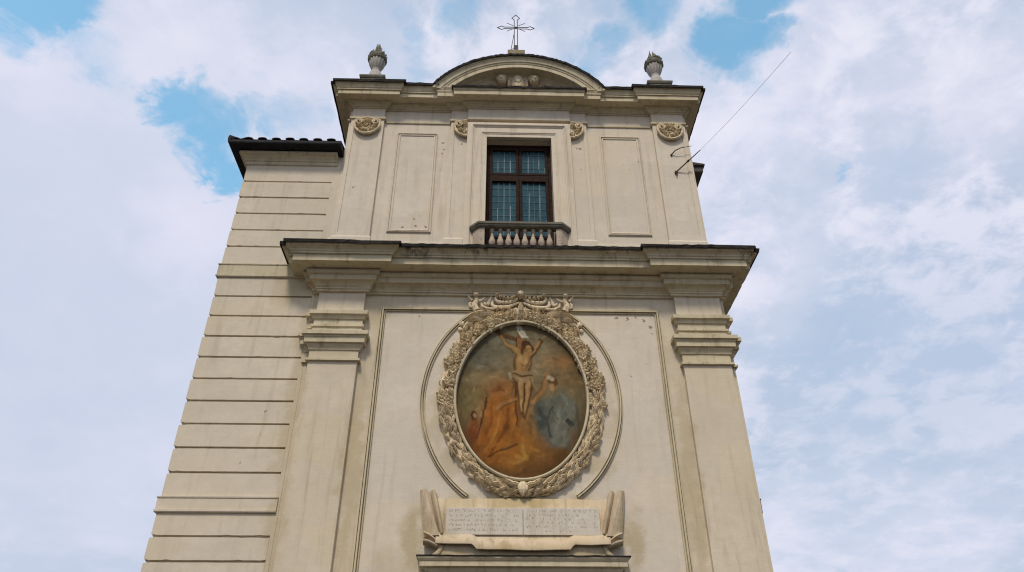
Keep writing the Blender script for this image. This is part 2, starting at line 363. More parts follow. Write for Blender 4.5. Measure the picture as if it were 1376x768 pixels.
def leaf(mb, x, z, y, ang, L, Wd, lift, base, curl=.5, tip=.9):
    """carved leaf in relief: starts at (x,z), points along ang; y is the ground plane, base the depth it is rooted to"""
    c, s_ = math.cos(ang), math.sin(ang); n = 5; rows = []
    for i in range(n+1):
        t = i/n; wd = Wd*(.25+.75*math.sin(math.pi*min(1, t*.85+.12))) if t < 1 else Wd*.08
        h = lift*(.45+.75*math.sin(math.pi*(t*tip)))*(1+curl*(t-.5))
        ce = (x+c*L*t, y-h, z+s_*L*t)
        wob = 1+rnd.uniform(-.12, .12)
        rows.append([(ce[0]-s_*wd*wob, base, ce[2]+c*wd*wob), (ce[0]-s_*wd*wob, y-h*.72, ce[2]+c*wd*wob),
                     (ce[0]-s_*wd*.35, y-h*1.05, ce[2]+c*wd*.35), (ce[0], y-h*.82, ce[2]), (ce[0]+s_*wd*.35, y-h*1.05, ce[2]-c*wd*.35),
                     (ce[0]+s_*wd*wob, y-h*.72, ce[2]-c*wd*wob), (ce[0]+s_*wd*wob, base, ce[2]-c*wd*wob)])
    m = 7; vs = [p for r in rows for p in r]
    fs = [(i*m+k, i*m+k+1, (i+1)*m+k+1, (i+1)*m+k) for i in range(n) for k in range(m-1)]
    fs += [tuple(range(m)), tuple(n*m+k for k in reversed(range(m)))]
    mb.add(vs, fs)
def flower(mb, x, z, y, r, lift, base):
    a0 = rnd.uniform(0, 6.28); k = rnd.choice((5, 6))
    for i in range(k):
        a = a0+2*math.pi*i/k
        leaf(mb, x+.15*r*math.cos(a), z+.15*r*math.sin(a), y, a, r*.95, r*.42, lift, base, .3, .8)
    mb.blob((x, y-lift*.9, z), r*.24, lift*.35, r*.24, .1, 6, 4)

# ------------------------------------------------------------------ ground
def ground():
    mb = MB().box(-900, 900, -900, 900, -.4, -.02); o = mb.obj('ground', ASPH); o['kind'] = 'structure'
    mb = MB().box(-40, 40, -38, 30, -.018, 0.0); o = mb.obj('pavement', GROUND, bevel=.004); o['kind'] = 'structure'
ground()

# ================================================================== THE CHURCH
CH = thing('church', 'tall cream plastered church front with a curved pediment and two storeys of pilasters', 'church')
BX, UX = 4.94, 4.82                  # half widths of the lower and upper storey
# lower storey wall, with the door opening left free below the hood
mb = MB()
mb.box(-BX, -1.5, .12, .6, 0, 12.24).box(1.5, BX, .12, .6, 0, 12.24).box(-1.5, 1.5, .12, .6, 4.6, 12.24)
mb.box(-BX, BX, .6, 16, 0, 12.24)
mb.obj('wall', CREAM, CH)
# smoother, greyer field inside the big moulded panel
MB().box(-3.2, -1.72, .112, .125, 3.2, 10.84).box(1.72, 3.2, .112, .125, 3.2, 10.84).box(-1.72, 1.72, .112, .125, 5.15, 10.84).obj('wall_field', GREY, CH)
mb = MB()
pf = [(-.07, -.01), (-.07, .05), (-.048, .055), (-.046, .002), (-.020, .002), (-.018, .085), (.020, .085), (.022, .002), (.048, .002), (.05, .055), (.07, .045), (.07, -.01)]
pf = [(o*.82, h*.85 if h > .01 else h) for o, h in pf]
frame_sweep(mb, [(-3.275, 2.5), (-3.275, 10.90), (3.275, 10.90), (3.275, 2.5)], pf, .115)
mb.obj('panel_moulding', TRIM, CH)
# oval raised moulding around the wreath, cut by the inscription below
mb = MB()
for a0, a1 in ((-58.6, 64), (116, 238.6)):
    frame_sweep(mb, ell(0, 8.60, 2.195, 2.575, 60, a0, a1), [(-.050, -.01), (-.050, .045), (-.034, .048), (-.032, .002), (-.010, .002), (-.008, .075), (.018, .075), (.020, .002), (.040, .002), (.042, .045), (.054, .04), (.054, -.01)], .112)
mb.obj('oval_moulding', TRIM, CH)

# lower pilasters with stacked capitals
def pil_path(s, xi, xo, yb, yf, xb):
    """plan of one outer pilaster: out round the corner strip; s = -1 left, 1 right"""
    if s < 0: return [(-xb, 5), (-xb, yb), (-xo, yb), (-xo, yf), (-xi, yf), (-xi, yb)]
    return [(xi, yb), (xi, yf), (xo, yf), (xo, yb), (xb, yb), (xb, 5)]
CAP = [(0, 9.445), (.06, 9.447), (.06, 9.50), (.02, 9.515), (.004, 9.52), (.004, 9.72), (.03, 9.722), (.045, 9.78), (.085, 9.84), (.085, 9.87), (.135, 9.872), (.135, 10.0), (.15, 10.003), (.155, 10.05), (.20, 10.052), (.20, 10.15), (.17, 10.165), (.02, 10.20),
       (.02, 10.33), (.055, 10.332), (.055, 10.385), (.015, 10.40), (.015, 10.54), (.05, 10.542), (.06, 10.60), (.085, 10.635), (.125, 10.637), (.125, 10.73), (0, 10.77)]
for s in (-1, 1):
    a, b = sorted((s*3.725, s*4.83))
    p = MB().box(a, b, 0, .12, 0, 11.30).obj('pilaster', CREAM, CH, bevel=.006)
    mb = MB(); path = pil_path(s, 3.725, 4.83, .12, 0, BX)
    moulding(mb, subdiv(path, .22), CAP, .004)
    mb.obj('capital', TRIM, p)
    a, b = sorted((s*3.66, s*4.90)); MB().box(a, b, -.06, .119, 0, 1.2).obj('plinth', TRIM, p, bevel=.01)

# main entablature, breaking forward over the pilasters
def ress(xs, yb, yf, xb, far=9):
    xi, xo = xs
    return [(-xb, far), (-xb, yb), (-xo, yb), (-xo, yf), (-xi, yf), (-xi, yb), (xi, yb), (xi, yf), (xo, yf), (xo, yb), (xb, yb), (xb, far)]
ENT = [(0, 11.30), (.06, 11.302), (.06, 11.355), (.085, 11.357), (.085, 11.40), (.095, 11.405), (.115, 11.44), (.165, 11.485), (.185, 11.50), (.235, 11.502), (.235, 11.635), (.25, 11.637), (.29, 11.66), (.31, 11.70), (.31, 11.735), (.27, 11.74), (.27, 11.775),
       (.60, 11.79), (.60, 11.965), (.64, 11.968), (.64, 12.01), (.665, 12.03), (.675, 12.07), (.735, 12.125), (.77, 12.127), (.775, 12.185)]
path = ress((3.70, 4.83), .12, 0, BX)
mb = MB(); moulding(mb, subdiv(path, .3), ENT, .005); e = mb.obj('entablature', TRIM, CH)
mb = MB(); moulding(mb, subdiv(path, .13), [(0, 12.19), (.775, 12.187), (.825, 12.155), (.83, 12.235), (.80, 12.26), (.2, 12.37), (0, 12.41)], .014)
mb.obj('flashing', LEAD, e)

# ------------------------------------------------------------ upper storey
mb = MB()
WX, WB, WT = .90, 12.70, 16.50
mb.box(-UX, -WX, .10, .45, 12.24, 18.1).box(WX, UX, .10, .45, 12.24, 18.1).box(-WX, WX, .10, .45, WT, 18.1).box(-WX, WX, .10, .45, 12.24, WB)
mb.box(-UX, UX, .46, 16, 12.24, 18.1)
mb.obj('wall', UPPER, CH)
for a, b in ((-3.83, -1.93), (1.93, 3.83)):
    mb = MB(); moulding(mb, [(a, .10), (b, .10)], [(0, 12.3), (.028, 12.3), (.028, 12.86), (.012, 12.88), (0, 12.89)]); mb.obj('base_course', UPPER, CH)
PF = [(-.05, -.01), (-.05, .02), (-.03, .045), (-.014, .045), (-.010, .008), (.014, .008), (.018, .034), (.05, .026), (.05, -.01)]
for s in (-1, 1):
    a, b = sorted((s*2.33, s*3.37))
    mb = MB(); frame_sweep(mb, [(a, 13.22), (a, 16.64), (b, 16.64), (b, 13.22)], PF, .10, True)
    pn = mb.obj('wall_panel', UPPER, CH)
    MB().box(a+.045, b-.045, .094, .12, 13.265, 16.595).obj('panel_field', GREY, pn)

# cartouche under the neck moulding of the upper pilasters
def cartouche(cx, yf, parent, half=0):
    zt = 17.10; mb = MB(); R_ = .36
    def keep(x): return half == 0 or (x-cx)*half > .005
    # shield ground
    poly = [p for p in ell(cx, zt-.22, R_, .36, 26, 180, 360)]+[(cx+R_, zt-.02), (cx-R_, zt-.02)]
    if half: poly = [(max(x, cx), z) if half > 0 else (min(x, cx), z) for x, z in poly]
    cl = []
    for q in poly:
        if not cl or (abs(q[0]-cl[-1][0])+abs(q[1]-cl[-1][1])) > 1e-4: cl.append(q)
    slab(mb, cl, yf-.05, yf+.01)
    # rolled rim ending in two volutes
    for sg in (-1, 1):
        if half and sg != half: continue
        pts = []; rr = []
        for i in range(15):
            a = rad(270+sg*i*90/14); pts.append((cx+(R_-.01)*math.cos(a), yf-.075, zt-.22+.37*math.sin(a))); rr.append(.036)
        vc = (cx+sg*(R_-.125), zt-.155)
        for i in range(1, 26):
            a = i/25*2.25*2*math.pi*.72; r = .118*(1-.78*i/25)
            pts.append((vc[0]+sg*r*math.cos(a), yf-.08-.03*i/25, vc[1]+r*math.sin(a))); rr.append(.032*(1-.25*i/25))
        mb.tube(pts, rr, 7)
        
        for k in range(8):
            a = rad(270+sg*(6+k*13)); q = .13+.05*(k % 2)
            x = cx+q*math.cos(a); z = zt-.24+q*math.sin(a)
            if keep(x): leaf(mb, x, z, yf-.05, a+rnd.uniform(-.5, .5), .13, .024, .055, yf-.045)
        for k in range(3):
            x = cx+sg*(.03+.055*k)
            if keep(x): mb.blob((x, yf-.10, zt-.02-.012*k), .03, .035, .04, .2, 6, 4)
    for k in range(20):
        x = cx+rnd.uniform(-.22, .22); z = zt-.27-rnd.uniform(0, .2)*(1-abs(x-cx)/.3)
        if keep(x) and (half == 0 or abs(x-cx) > .04): mb.blob((x, yf-.06, z), .025, .045, .025, .25, 6, 4)
    if half == 0:
        for k in range(7): leaf(mb, cx, zt-.21, yf-.05, rad(90+(k-3)*27), .17-.012*abs(k-3), .026, .075, yf-.045, .6)
        for k in range(3): leaf(mb, cx+(k-1)*.06, zt-.20, yf-.05, rad(-90+(k-1)*25), .11, .024, .06, yf-.045)
    else:
        for k in range(4): leaf(mb, cx+half*.02, zt-.21, yf-.05, rad(90-half*k*27), .16-.012*k, .026, .075, yf-.045, .6)
    mb.obj('cartouche', CARVED, parent)
NECK = [(0, 17.12), (.045, 17.122), (.05, 17.175), (.02, 17.20), (0, 17.205)]
def up_pil(xi, xo, y, corner, cart, half):
    s = 1 if xi > 0 else -1
    a, b = sorted((xi, xo))
    p = MB().box(a, b, y+.022, .10, 12.24, 17.58).obj('pilaster', GREY, CH)
    fa, fb = (a+.10, b-.11) if half == 0 else ((a+.10, b) if s < 0 else (a, b-.10))
    mb = MB()
    mb.box(a, fa, y, y+.021, 12.24, 17.58) if fa > a else None
    mb.box(fb, b, y, y+.021, 12.24, 17.58) if b > fb else None
    mb.box(fa, fb, y, y+.021, 12.24, 13.105).box(fa, fb, y, y+.021, 16.95, 17.58)
    mb.obj('border', UPPER, p)
    mb = MB()
    path = pil_path(s, 3.82, 4.74, .10, y, UX) if half == 0 else ([(xo, .10), (xo, y), (xi, y)] if s < 0 else [(xi, y), (xo, y), (xo, .10)])
    moulding(mb, path, NECK); mb.obj('neck_moulding', TRIM, p)
    mb = MB(); moulding(mb, path, [(0, 12.3), (.045, 12.3), (.045, 12.92), (.03, 12.94), (.015, 12.975), (0, 12.985)]); mb.obj('base', UPPER, p)
    cartouche(cart, y, p, half)
up_pil(-3.82, -4.74, 0, True, -4.27, 0); up_pil(3.82, 4.74, 0, True, 4.29, 0)
up_pil(-1.455, -1.92, .03, False, -1.46, -1); up_pil(1.455, 1.92, .03, False, 1.46, 1)
for a, b in ((-3.775, -1.965), (1.965, 3.775)):
    mb = MB(); moulding(mb, [(a, .10), (b, .10)], [(0, 17.06), (.035, 17.062), (.04, 17.09), (.04, 17.11), (0, 17.12)]); mb.obj('string_moulding', TRIM, CH)

# upper entablature: full cornice at the sides, cut down under the curved pediment
BED = [(0, 17.55), (.035, 17.552), (.035, 17.59), (.06, 17.592), (.06, 17.62), (.075, 17.635), (.11, 17.66), (.145, 17.662), (.145, 17.70), (.17, 17.702), (.17, 17.725), (.40, 17.735), (.40, 17.88)]
SIM = [(.435, 17.882), (.435, 17.925), (.455, 17.94), (.465, 17.985), (.49, 18.045), (.505, 18.05), (.51, 18.11)]
sideL = [(-UX, 9), (-UX, .10), (-4.74, .10), (-4.74, 0), (-3.80, 0), (-3.80, .10), (-1.93, .10)]
sideR = [(-x, y) for x, y in reversed(sideL)]
mb = MB(); moulding(mb, subdiv(sideL, .3), BED+SIM, .004); moulding(mb, subdiv(sideR, .3), BED+SIM, .004)
ctr = [(-1.93, .10), (-1.93, .03), (-1.455, .03), (-1.455, -.06), (1.455, -.06), (1.455, .03), (1.93, .03), (1.93, .10)]
moulding(mb, subdiv(ctr, .3), BED+[(.42, 17.89), (.43, 17.94), (.44, 17.97)], .004)
e = mb.obj('entablature', TRIM, CH)
FL = [(0, 18.115), (.51, 18.112), (.56, 18.075), (.565, 18.165), (.53, 18.185), (.1, 18.27), (0, 18.29)]
mb = MB(); moulding(mb, subdiv(sideL[:-1]+[(-2.30, .10)], .13), FL, .010); moulding(mb, subdiv([(2.30, .10)]+sideR[1:], .13), FL, .010)
moulding(mb, subdiv([(-1.455, .03), (-1.455, -.06), (1.455, -.06), (1.455, .03)], .13), [(0, 17.975), (.44, 17.972), (.475, 17.95), (.48, 18.02), (.44, 18.035), (0, 18.05)], .010)
mb.obj('flashing', LEAD, e)
# frieze block over the window, and the roof slab behind the pediment
MB().box(-1.455, 1.455, -.058, .098, 17.16, 17.575).obj('frieze', UPPER, CH)

# segmental pediment
PR, PZ = 2.90, 16.50
def arc_sweep(mb, prof, y0, a0, a1, n, jit=0):
    rings = []
    for i in range(n):
        a = rad(a0+(a1-a0)*i/(n-1)); c, s_ = math.cos(a), math.sin(a)
        j = rnd.uniform(-jit, jit)
        rings.append([((PR+r+(j if jit else 0))*c, y0-o-j, PZ+(PR+r+j)*s_) for o, r in prof])
    mb.rings(rings)
def cut_below(o, z):
    bm = bmesh.new(); bm.from_mesh(o.data)
    r = bmesh.ops.bisect_plane(bm, geom=bm.verts[:]+bm.edges[:]+bm.faces[:], plane_co=(0, 0, z), plane_no=(0, 0, -1), clear_outer=True)
    ed = [g for g in r['geom_cut'] if isinstance(g, bmesh.types.BMEdge)]
    bmesh.ops.edgeloop_fill(bm, edges=ed); bmesh.ops.recalc_face_normals(bm, faces=bm.faces); bm.to_mesh(o.data); bm.free()
mb = MB()
PP = [(-.40, -.56), (.02, -.56), (.045, -.54), (.05, -.50), (.09, -.46), (.14, -.43), (.15, -.40), (.40, -.385), (.40, -.26), (.42, -.25), (.43, -.21), (.455, -.195), (.465, -.14), (.49, -.075), (.505, -.07), (.51, -.01), (.2, 0), (-.40, 0)]
arc_sweep(mb, PP, .03, 20, 160, 90)
pd = mb.obj('pediment', TRIM, CH); cut_below(pd, 17.985)
mb = MB(); arc_sweep(mb, [(-.42, .004), (.51, -.006), (.555, -.035), (.56, .04), (.5, .06), (-.42, .07)], .03, 33.3, 146.7, 90, .008); mb.obj('flashing', LEAD, pd)
mb = MB(); slab(mb, ell(0, PZ, PR-.5, PR-.5, 60, 38.5, 141.5), .17, .42); mb.obj('tympanum', UPPER, pd)
# carved group in the tympanum: crowned shield between two cherub heads
mb = MB()
y = .09
mb.blob((-.02, y-.10, 18.62), .20, .12, .30, .05, 14, 8); mb.blob((-.02, y-.20, 18.66), .11, .06, .14, .08, 10, 6)
for sg in (-1, 1):
    c = (-.02+sg*.45, y-.15, 18.66)
    mb.blob(c, .135, .15, .15, .05, 12, 8); mb.blob((c[0]+sg*.01, y-.29, c[2]-.02), .035, .04, .04, 0, 7, 5)
    for k in range(26): a = rad(rnd.uniform(10, 170)); q = rnd.uniform(.05, .14); mb.blob((c[0]+q*math.cos(a), y-.20-.10*(1-q/.14), c[2]+q*math.sin(a)+.01), .032, .035, .03, .2, 6, 4)
    for k in range(9):
        a = rad(20+k*18); mb.blob((c[0]+.13*math.cos(a), y-.17, c[2]+.13*math.sin(a)), .045, .06, .045, .2, 7, 5)
    for k in range(5): leaf(mb, c[0]-sg*.02, c[2]-.05, y, math.pi/2-sg*(1.15+k*.17), .44-.03*k, .05, .07, y+.01)
    for k in range(4): leaf(mb, -.02+sg*.10, 18.30+.13*k, y-.02, math.pi/2-sg*(1.2-.2*k), .20, .055, .13, y+.01)
    mb.tube([(-.02+sg*x, y-.12, z) for x, z in ((.16, 18.32), (.24, 18.5), (.23, 18.72), (.13, 18.88), (.05, 18.93))], [.03, .045, .05, .045, .03], 7)
for k in range(7):
    a = rad(25+k*21.7); leaf(mb, -.02+.11*math.cos(a), 18.86+.05*math.sin(a), y-.06, a, .16, .035, .10, y+.01)
for k in range(5): mb.blob((-.02+(k-2)*.07, y-.17, 18.91+.02*(2-abs(k-2))), .035, .05, .035, .1, 7, 5)
mb.v = [(-.02+(x+.02)*1.08, yy_, 18.3+(z-18.3)*1.22+.06) for x, yy_, z in mb.v]
mb.obj('relief', CARVED, pd)

# ------------------------------------------------------------ window and balustrade
mb = MB()
SP = [(0, -.02), (0, .130), (.10, .130), (.105, .145), (.13, .145), (.14, .162), (.165, .165), (.17, .150), (.34, .150), (.345, .165), (.37, .170), (.395, .205), (.41, .208), (.415, .150), (.55, .140), (.55, -.02)]
frame_sweep(mb, [(-WX, 12.24), (-WX, WT), (WX, WT), (WX, 12.24)], [(-o, h) for o, h in SP], .10)
mb.obj('window_surround', UPPER, CH)
win = MB()
fy0, fy1 = .30, .40
win.box(-WX, -WX+.09, fy0, fy1, WB, WT).box(WX-.09, WX, fy0, fy1, WB, WT).box(-WX+.09, WX-.09, fy0, fy1, WT-.13, WT).box(-WX+.09, WX-.09, fy0, fy1, WB, 13.19)
win.box(-WX+.09, WX-.09, fy0-.012, fy1, 15.22, 15.36)
wf = win.obj('window', WOOD, CH, bevel=.006)
for z0, z1 in ((WB+.1, 15.22), (15.36, WT-.13)):
    for s in (-1, 1):
        a, b = sorted((s*.006, s*(WX-.095)))
        sb = MB(); t = .075; y0, y1 = fy0-.022, fy1-.02
        z0_, z1_ = (13.20 if z0 < 14 else z0+.006), z1-.006
        sb.box(a, a+t, y0, y1, z0_, z1_).box(b-t, b, y0, y1, z0_, z1_).box(a+t, b-t, y0, y1, z0_, z0_+t).box(a+t, b-t, y0, y1, z1_-t, z1_)
        sb.obj('sash', WOOD, wf, bevel=.006)
        ty, tz = rnd.uniform(-.012, .012), rnd.uniform(-.012, .012)
        q = [(x, fy0+.056+ty*u+tz*v, z) for (x, u) in ((a+t, -1), (b-t, 1)) for (z, v) in ((z0_+t, -1), (z1_-t, 1))]
        MB().add(q+[(x, y+.006, z) for x, y, z in q], [(0, 1, 3, 2), (4, 6, 7, 5), (0, 2, 6, 4), (2, 3, 7, 6), (3, 1, 5, 7), (1, 0, 4, 5)]).obj('pane', GLASS, wf)
        cm = MB(); nx = 4
        for i in range(1, nx):
            x = a+t+(b-a-2*t)*i/nx+rnd.uniform(-.006, .006); wd = .006 if not (i == 3 and s < 0) else .010
            cm.box(x-wd, x+wd, fy0+.032, fy0+.039, z0_+t, z1_-t)
        k = 1
        while z0_+t+k*.235 < z1_-t-.05:
            z = z0_+t+k*.235+rnd.uniform(-.008, .008); cm.box(a+t, b-t, fy0+.0335, fy0+.0385, z-.0045, z+.0045); k += 1
        cm.obj('lead_grille', CAME, wf)
        br_ = MB()
        for f_, l0, l1 in ((.23, .1, .5), (.5, .0, .9), (.77, .0, .55)) if s < 0 else ((.30, .0, .8), (.72, .2, .95), (.99, .0, .3)):
            x = a+t+(b-a-2*t)*f_; hh = z1_-z0_-2*t; br_.box(x-.0055, x+.0055, fy0+.026, fy0+.0315, z0_+t+hh*l0, z0_+t+hh*l1)
        br_.obj('bright_came', BRIGHT, wf)
MB().box(-WX, WX, .42, .455, WB, WT).obj('dark_backing', DARK, wf)  # dark sheet closing the opening behind the panes
bal = MB(); by = -.26
bpath = [(-1.24, .05), (-1.24, -.12), (-1.04, -.32), (1.04, -.32), (1.24, -.12), (1.24, .05)]
moulding(bal, bpath, [(-.16, 12.25), (0, 12.25), (0, 12.42), (-.16, 12.44)], back=-.2)
bs = bal.obj('balustrade', PINKM, CH)

mb = MB(); moulding(mb, bpath, [(-.18, 13.10), (-.01, 13.10), (.02, 13.125), (.02, 13.15), (.05, 13.17), (.055, 13.225), (.03, 13.245), (-.18, 13.255)], back=-.20)
mb.obj('handrail', LICHEN, bs)
for s in (-1, 1):
    mb = MB(); q = [(s*1.20, .09), (s*1.20, -.10), (s*1.03, -.27), (s*.90, -.27), (s*.90, .09)]
    n = len(q); mb.add([(x, y, 12.43) for x, y in q]+[(x, y, 13.10) for x, y in q], [tuple(range(n)), tuple(range(n, 2*n))]+[(i, (i+1) % n, n+(i+1) % n, n+i) for i in range(n)])
    mb.obj('pier', PINKM, bs, bevel=.01)
BP = [(.085, 12.44), (.085, 12.52), (.05, 12.54), (.048, 12.58), (.085, 12.62), (.098, 12.68), (.092, 12.74), (.065, 12.82), (.042, 12.90), (.034, 12.96), (.036, 12.99), (.055, 13.0), (.055, 13.02), (.04, 13.03), (.07, 13.06), (.07, 13.10)]
b0 = None
for i in range(8):
    x = (i-3.5)*.206+.01
    if b0 is None: b0 = MB().lathe([(q*.86, z) for q, z in BP], 0, -.19, 14).obj('baluster', PINKM, bs, True)
    else:
        c = b0.copy(); COL.objects.link(c); c.parent = bs
        c.location.x = x; continue
    b0.location.x = x

# ------------------------------------------------------------ door with its hood under the inscription
mb = MB(); mb.box(-1.5, 1.5, .42, .55, 0, 4.6)
for i in range(2):
    for j in range(3): mb.box(-1.35+i*1.42, -.07+i*1.42, .39, .419, .3+j*1.42, 1.5+j*1.42)
MB_d = mb.obj('door', WOOD, CH, bevel=.01)
mb = MB(); frame_sweep(mb, [(-1.5, 0), (-1.5, 4.6), (1.5, 4.6), (1.5, 0)], [(0, -.02), (0, .07), (-.1, .07), (-.12, .09), (-.30, .09), (-.30, -.02)], .12); mb.obj('door_surround', TRIM, CH)
hp = [(-1.84, .125), (-1.84, -.08), (1.84, -.08), (1.84, .125)]
mb = MB(); moulding(mb, hp, [(0, 4.78), (.03, 4.80), (.03, 4.84), (.07, 4.90), (.08, 4.945), (.16, 4.955), (.16, 5.05), (.175, 5.055), (.20, 5.09), (.205, 5.095), (.21, 5.125)], back=-.2)
hd = mb.obj('door_hood', TRIM, CH)
mb = MB(); moulding(mb, subdiv(hp, .1), [(0, 5.13), (.21, 5.127), (.225, 5.12), (.228, 5.145), (.20, 5.15), (-.1, 5.165)], .006, back=-.2); mb.obj('flashing', LEAD, hd)

# church roofs (low, seen only as edges from here)
mb = MB(); mb.add([(-UX-.1, .2, 18.12), (UX+.1, .2, 18.12), (UX+.1, 16.2, 18.12), (-UX-.1, 16.2, 18.12), (0, .6, 18.6), (0, 15, 18.6)], [(0, 1, 4), (1, 2, 5, 4), (2, 3, 5), (3, 0, 4, 5), (0, 3, 2, 1)])
mb.obj('roof', TILE, CH)

# ================================================================== OVAL PAINTING IN ITS WREATH
OZ = 8.645
OP = thing('oval_painting', 'oval fresco of a figure on a cross inside a carved leaf wreath', 'painting', (0, .11, 6.4))
def fresco(parent):
    nx, nz = 230, 300; RX, RZ = 1.49, 1.92
    gx, gz = np.meshgrid(np.linspace(-1, 1, nx+1), np.linspace(-1, 1, nz+1))
    rng = np.random.default_rng(5)
    def vn(fx, fy):
        g = rng.random((fy+2, fx+2)); X = (gx+1)/2*fx; Y = (gz+1)/2*fy
        i, j = np.clip(X.astype(int), 0, fx), np.clip(Y.astype(int), 0, fy); u, v = X-i, Y-j; u = u*u*(3-2*u); v = v*v*(3-2*v)
        return g[j, i]*(1-u)*(1-v)+g[j, i+1]*u*(1-v)+g[j+1, i]*(1-u)*v+g[j+1, i+1]*u*v
    def fb(fx, fy): return (vn(fx, fy)*.5+vn(fx*2, fy*2)*.27+vn(fx*4, fy*4)*.15+vn(fx*8, fy*8)*.08)
    px = 328+gx*333+(fb(9, 11)-.5)*26; py = 370-gz*384+(fb(9, 11)-.5)*26      # sketch coordinates of the panel, hand-wobbled
    C = np.zeros(gx.shape+(3,))
    def lay(m, col, a=1.): C[:] = C*(1-(m*a)[..., None])+np.array(col)*(m*a)[..., None]
    def sm(dv, soft): return 1/(1+np.exp(np.clip(dv/(soft*.42), -40, 40)))
    def gau(x, y, sx, sy): return np.exp(-((px-x)/sx)**2-((py-y)/sy)**2)
    def seg(p, q, r0, r1, soft=4):
        ax, ay = p; bx, by = q; dx, dy = bx-ax, by-ay; t = np.clip(((px-ax)*dx+(py-ay)*dy)/(dx*dx+dy*dy), 0, 1)
        return sm(np.hypot(px-ax-t*dx, py-ay-t*dy)-(r0+(r1-r0)*t), soft)
    def chain(pts, rs, soft=4):
        m = np.zeros_like(px)
        for (p, q, a, b) in zip(pts[:-1], pts[1:], rs[:-1], rs[1:]): m = np.maximum(m, seg(p, q, a, b, soft))
        return m
    def poly(pts, soft=5):
        # signed distance to a polygon
        dmin = np.full(px.shape, 1e9); ins = np.zeros(px.shape, bool); n = len(pts)
        for i in range(n):
            (ax, ay), (bx, by) = pts[i], pts[(i+1) % n]; dx, dy = bx-ax, by-ay
            t = np.clip(((px-ax)*dx+(py-ay)*dy)/(dx*dx+dy*dy+1e-9), 0, 1); dmin = np.minimum(dmin, np.hypot(px-ax-t*dx, py-ay-t*dy))
            if by != ay:
                c = ((ay > py) != (by > py)) & (px < (bx-ax)*(py-ay)/(by-ay)+ax); ins ^= c
        return sm(np.where(ins, -dmin, dmin), soft)
    C[:] = (.24, .19, .095)
    lay(np.clip((400-py)/420, 0, 1), (.235, .205, .125), .8)
    lay(gau(120, 165, 110, 60), (.19, .205, .165), .8); lay(gau(190, 85, 120, 45), (.27, .265, .19), .7); lay(gau(440, 185, 80, 90), (.30, .275, .18), .7)
    lay(gau(235, 200, 60, 70), (.30, .275, .18), .5); lay(gau(545, 190, 120, 60), (.36, .19, .07), .85); lay(gau(590, 290, 100, 36), (.33, .21, .09), .6)
    lay(gau(100, 285, 130, 30), (.36, .28, .145), .7); lay(gau(80, 345, 110, 30), (.22, .19, .09), .6); lay(gau(560, 350, 90, 30), (.27, .20, .10), .6)
    lay(gau(560, 120, 90, 30), (.20, .17, .10), .5)
    lay(sm(-(py-540), 60), (.17, .070, .018), .85)
    lay(gau(60, 430, 60, 80), (.23, .20, .085), .7)
    lay(gau(250, 480, 125, 170), (.42, .165, .03), .85); lay(gau(240, 325, 85, 40), (.36, .15, .04), .6)
    lay(gau(330, 600, 130, 60), (.44, .20, .035), .7); lay(gau(260, 650, 80, 50), (.42, .22, .05), .6); lay(gau(90, 570, 60, 80), (.27, .08, .028), .8); lay(gau(470, 670, 100, 50), (.23, .105, .03), .7)
    # robes
    lay(poly([(150, 385), (195, 340), (300, 390), (315, 520), (300, 690), (110, 690), (95, 600), (140, 520)], 10), (.41, .155, .026), .75)
    lay(poly([(392, 405), (450, 375), (540, 345), (598, 400), (612, 540), (560, 610), (470, 600), (415, 530)], 9), (.165, .175, .135), .95)
    lay(gau(525, 410, 50, 60), (.24, .25, .20), .8); lay(gau(500, 545, 60, 40), (.27, .265, .215), .7); lay(gau(585, 440, 30, 60), (.19, .19, .15), .6); lay(gau(415, 480, 22, 90), (.05, .065, .062), .9); lay(gau(590, 560, 40, 60), (.22, .13, .05), .7)
    # broad brushwork: short strokes that pick up the colour under them
    R_ = random.Random(4)
    for k in range(620):
        a_, q = R_.uniform(0, 6.283), math.sqrt(R_.random()); sx, sy = 328+330*q*math.cos(a_), 370+375*q*math.sin(a_)
        col = C[int(np.clip((1-(sy-370)/384)/2*nz, 0, nz)), int(np.clip((1+(sx-328)/333)/2*nx, 0, nx))].copy()
        g = R_.choice((.55, .72, .85, 1.18, 1.35, 1.6)); h = R_.uniform(-.14, .14); col = np.clip(col*g*np.array([1+h, 1, 1-h]), 0, .75)
        an = R_.uniform(-.35, .35) if sy < 330 else (R_.uniform(.9, 2.4) if sy < 580 else R_.uniform(-1., 1.))
        L = R_.uniform(10, 44); dx, dy = math.cos(an)*L/2, math.sin(an)*L/2; wd = R_.uniform(1.5, 7)
        lay(chain([(sx-dx, sy-dy), (sx+R_.uniform(-4, 4), sy+R_.uniform(-4, 4)), (sx+dx, sy+dy)], [wd*.6, wd, wd*.3], 5), col, R_.uniform(.3, .75))
    # the cross
    lay(chain([(198, 40), (312, 74)], [9, 10], 3), (.15, .07, .025), .9); lay(chain([(322, 60), (306, 505)], [17, 13], 4), (.24, .11, .035), .85)
    lay(poly([(306, 68), (352, 70), (357, 150), (304, 150)], 5), (.34, .18, .065), .85); lay(chain([(304, 66), (297, 505)], [3.5, 3.5], 2), (.06, .03, .014), .85); lay(chain([(230, 62), (304, 82)], [3, 3], 2), (.06, .03, .014), .8)
    lay(poly([(303, 6), (328, 2), (374, 68), (330, 71)], 2), (.80, .75, .60), 1.); lay(chain([(322, 22), (345, 58)], [2.5, 2.5], 2), (.22, .18, .11), .7); lay(chain([(333, 20), (356, 56)], [2, 2], 2), (.25, .21, .13), .6)
    skin, sh = (.43, .26, .10), (.11, .052, .02)
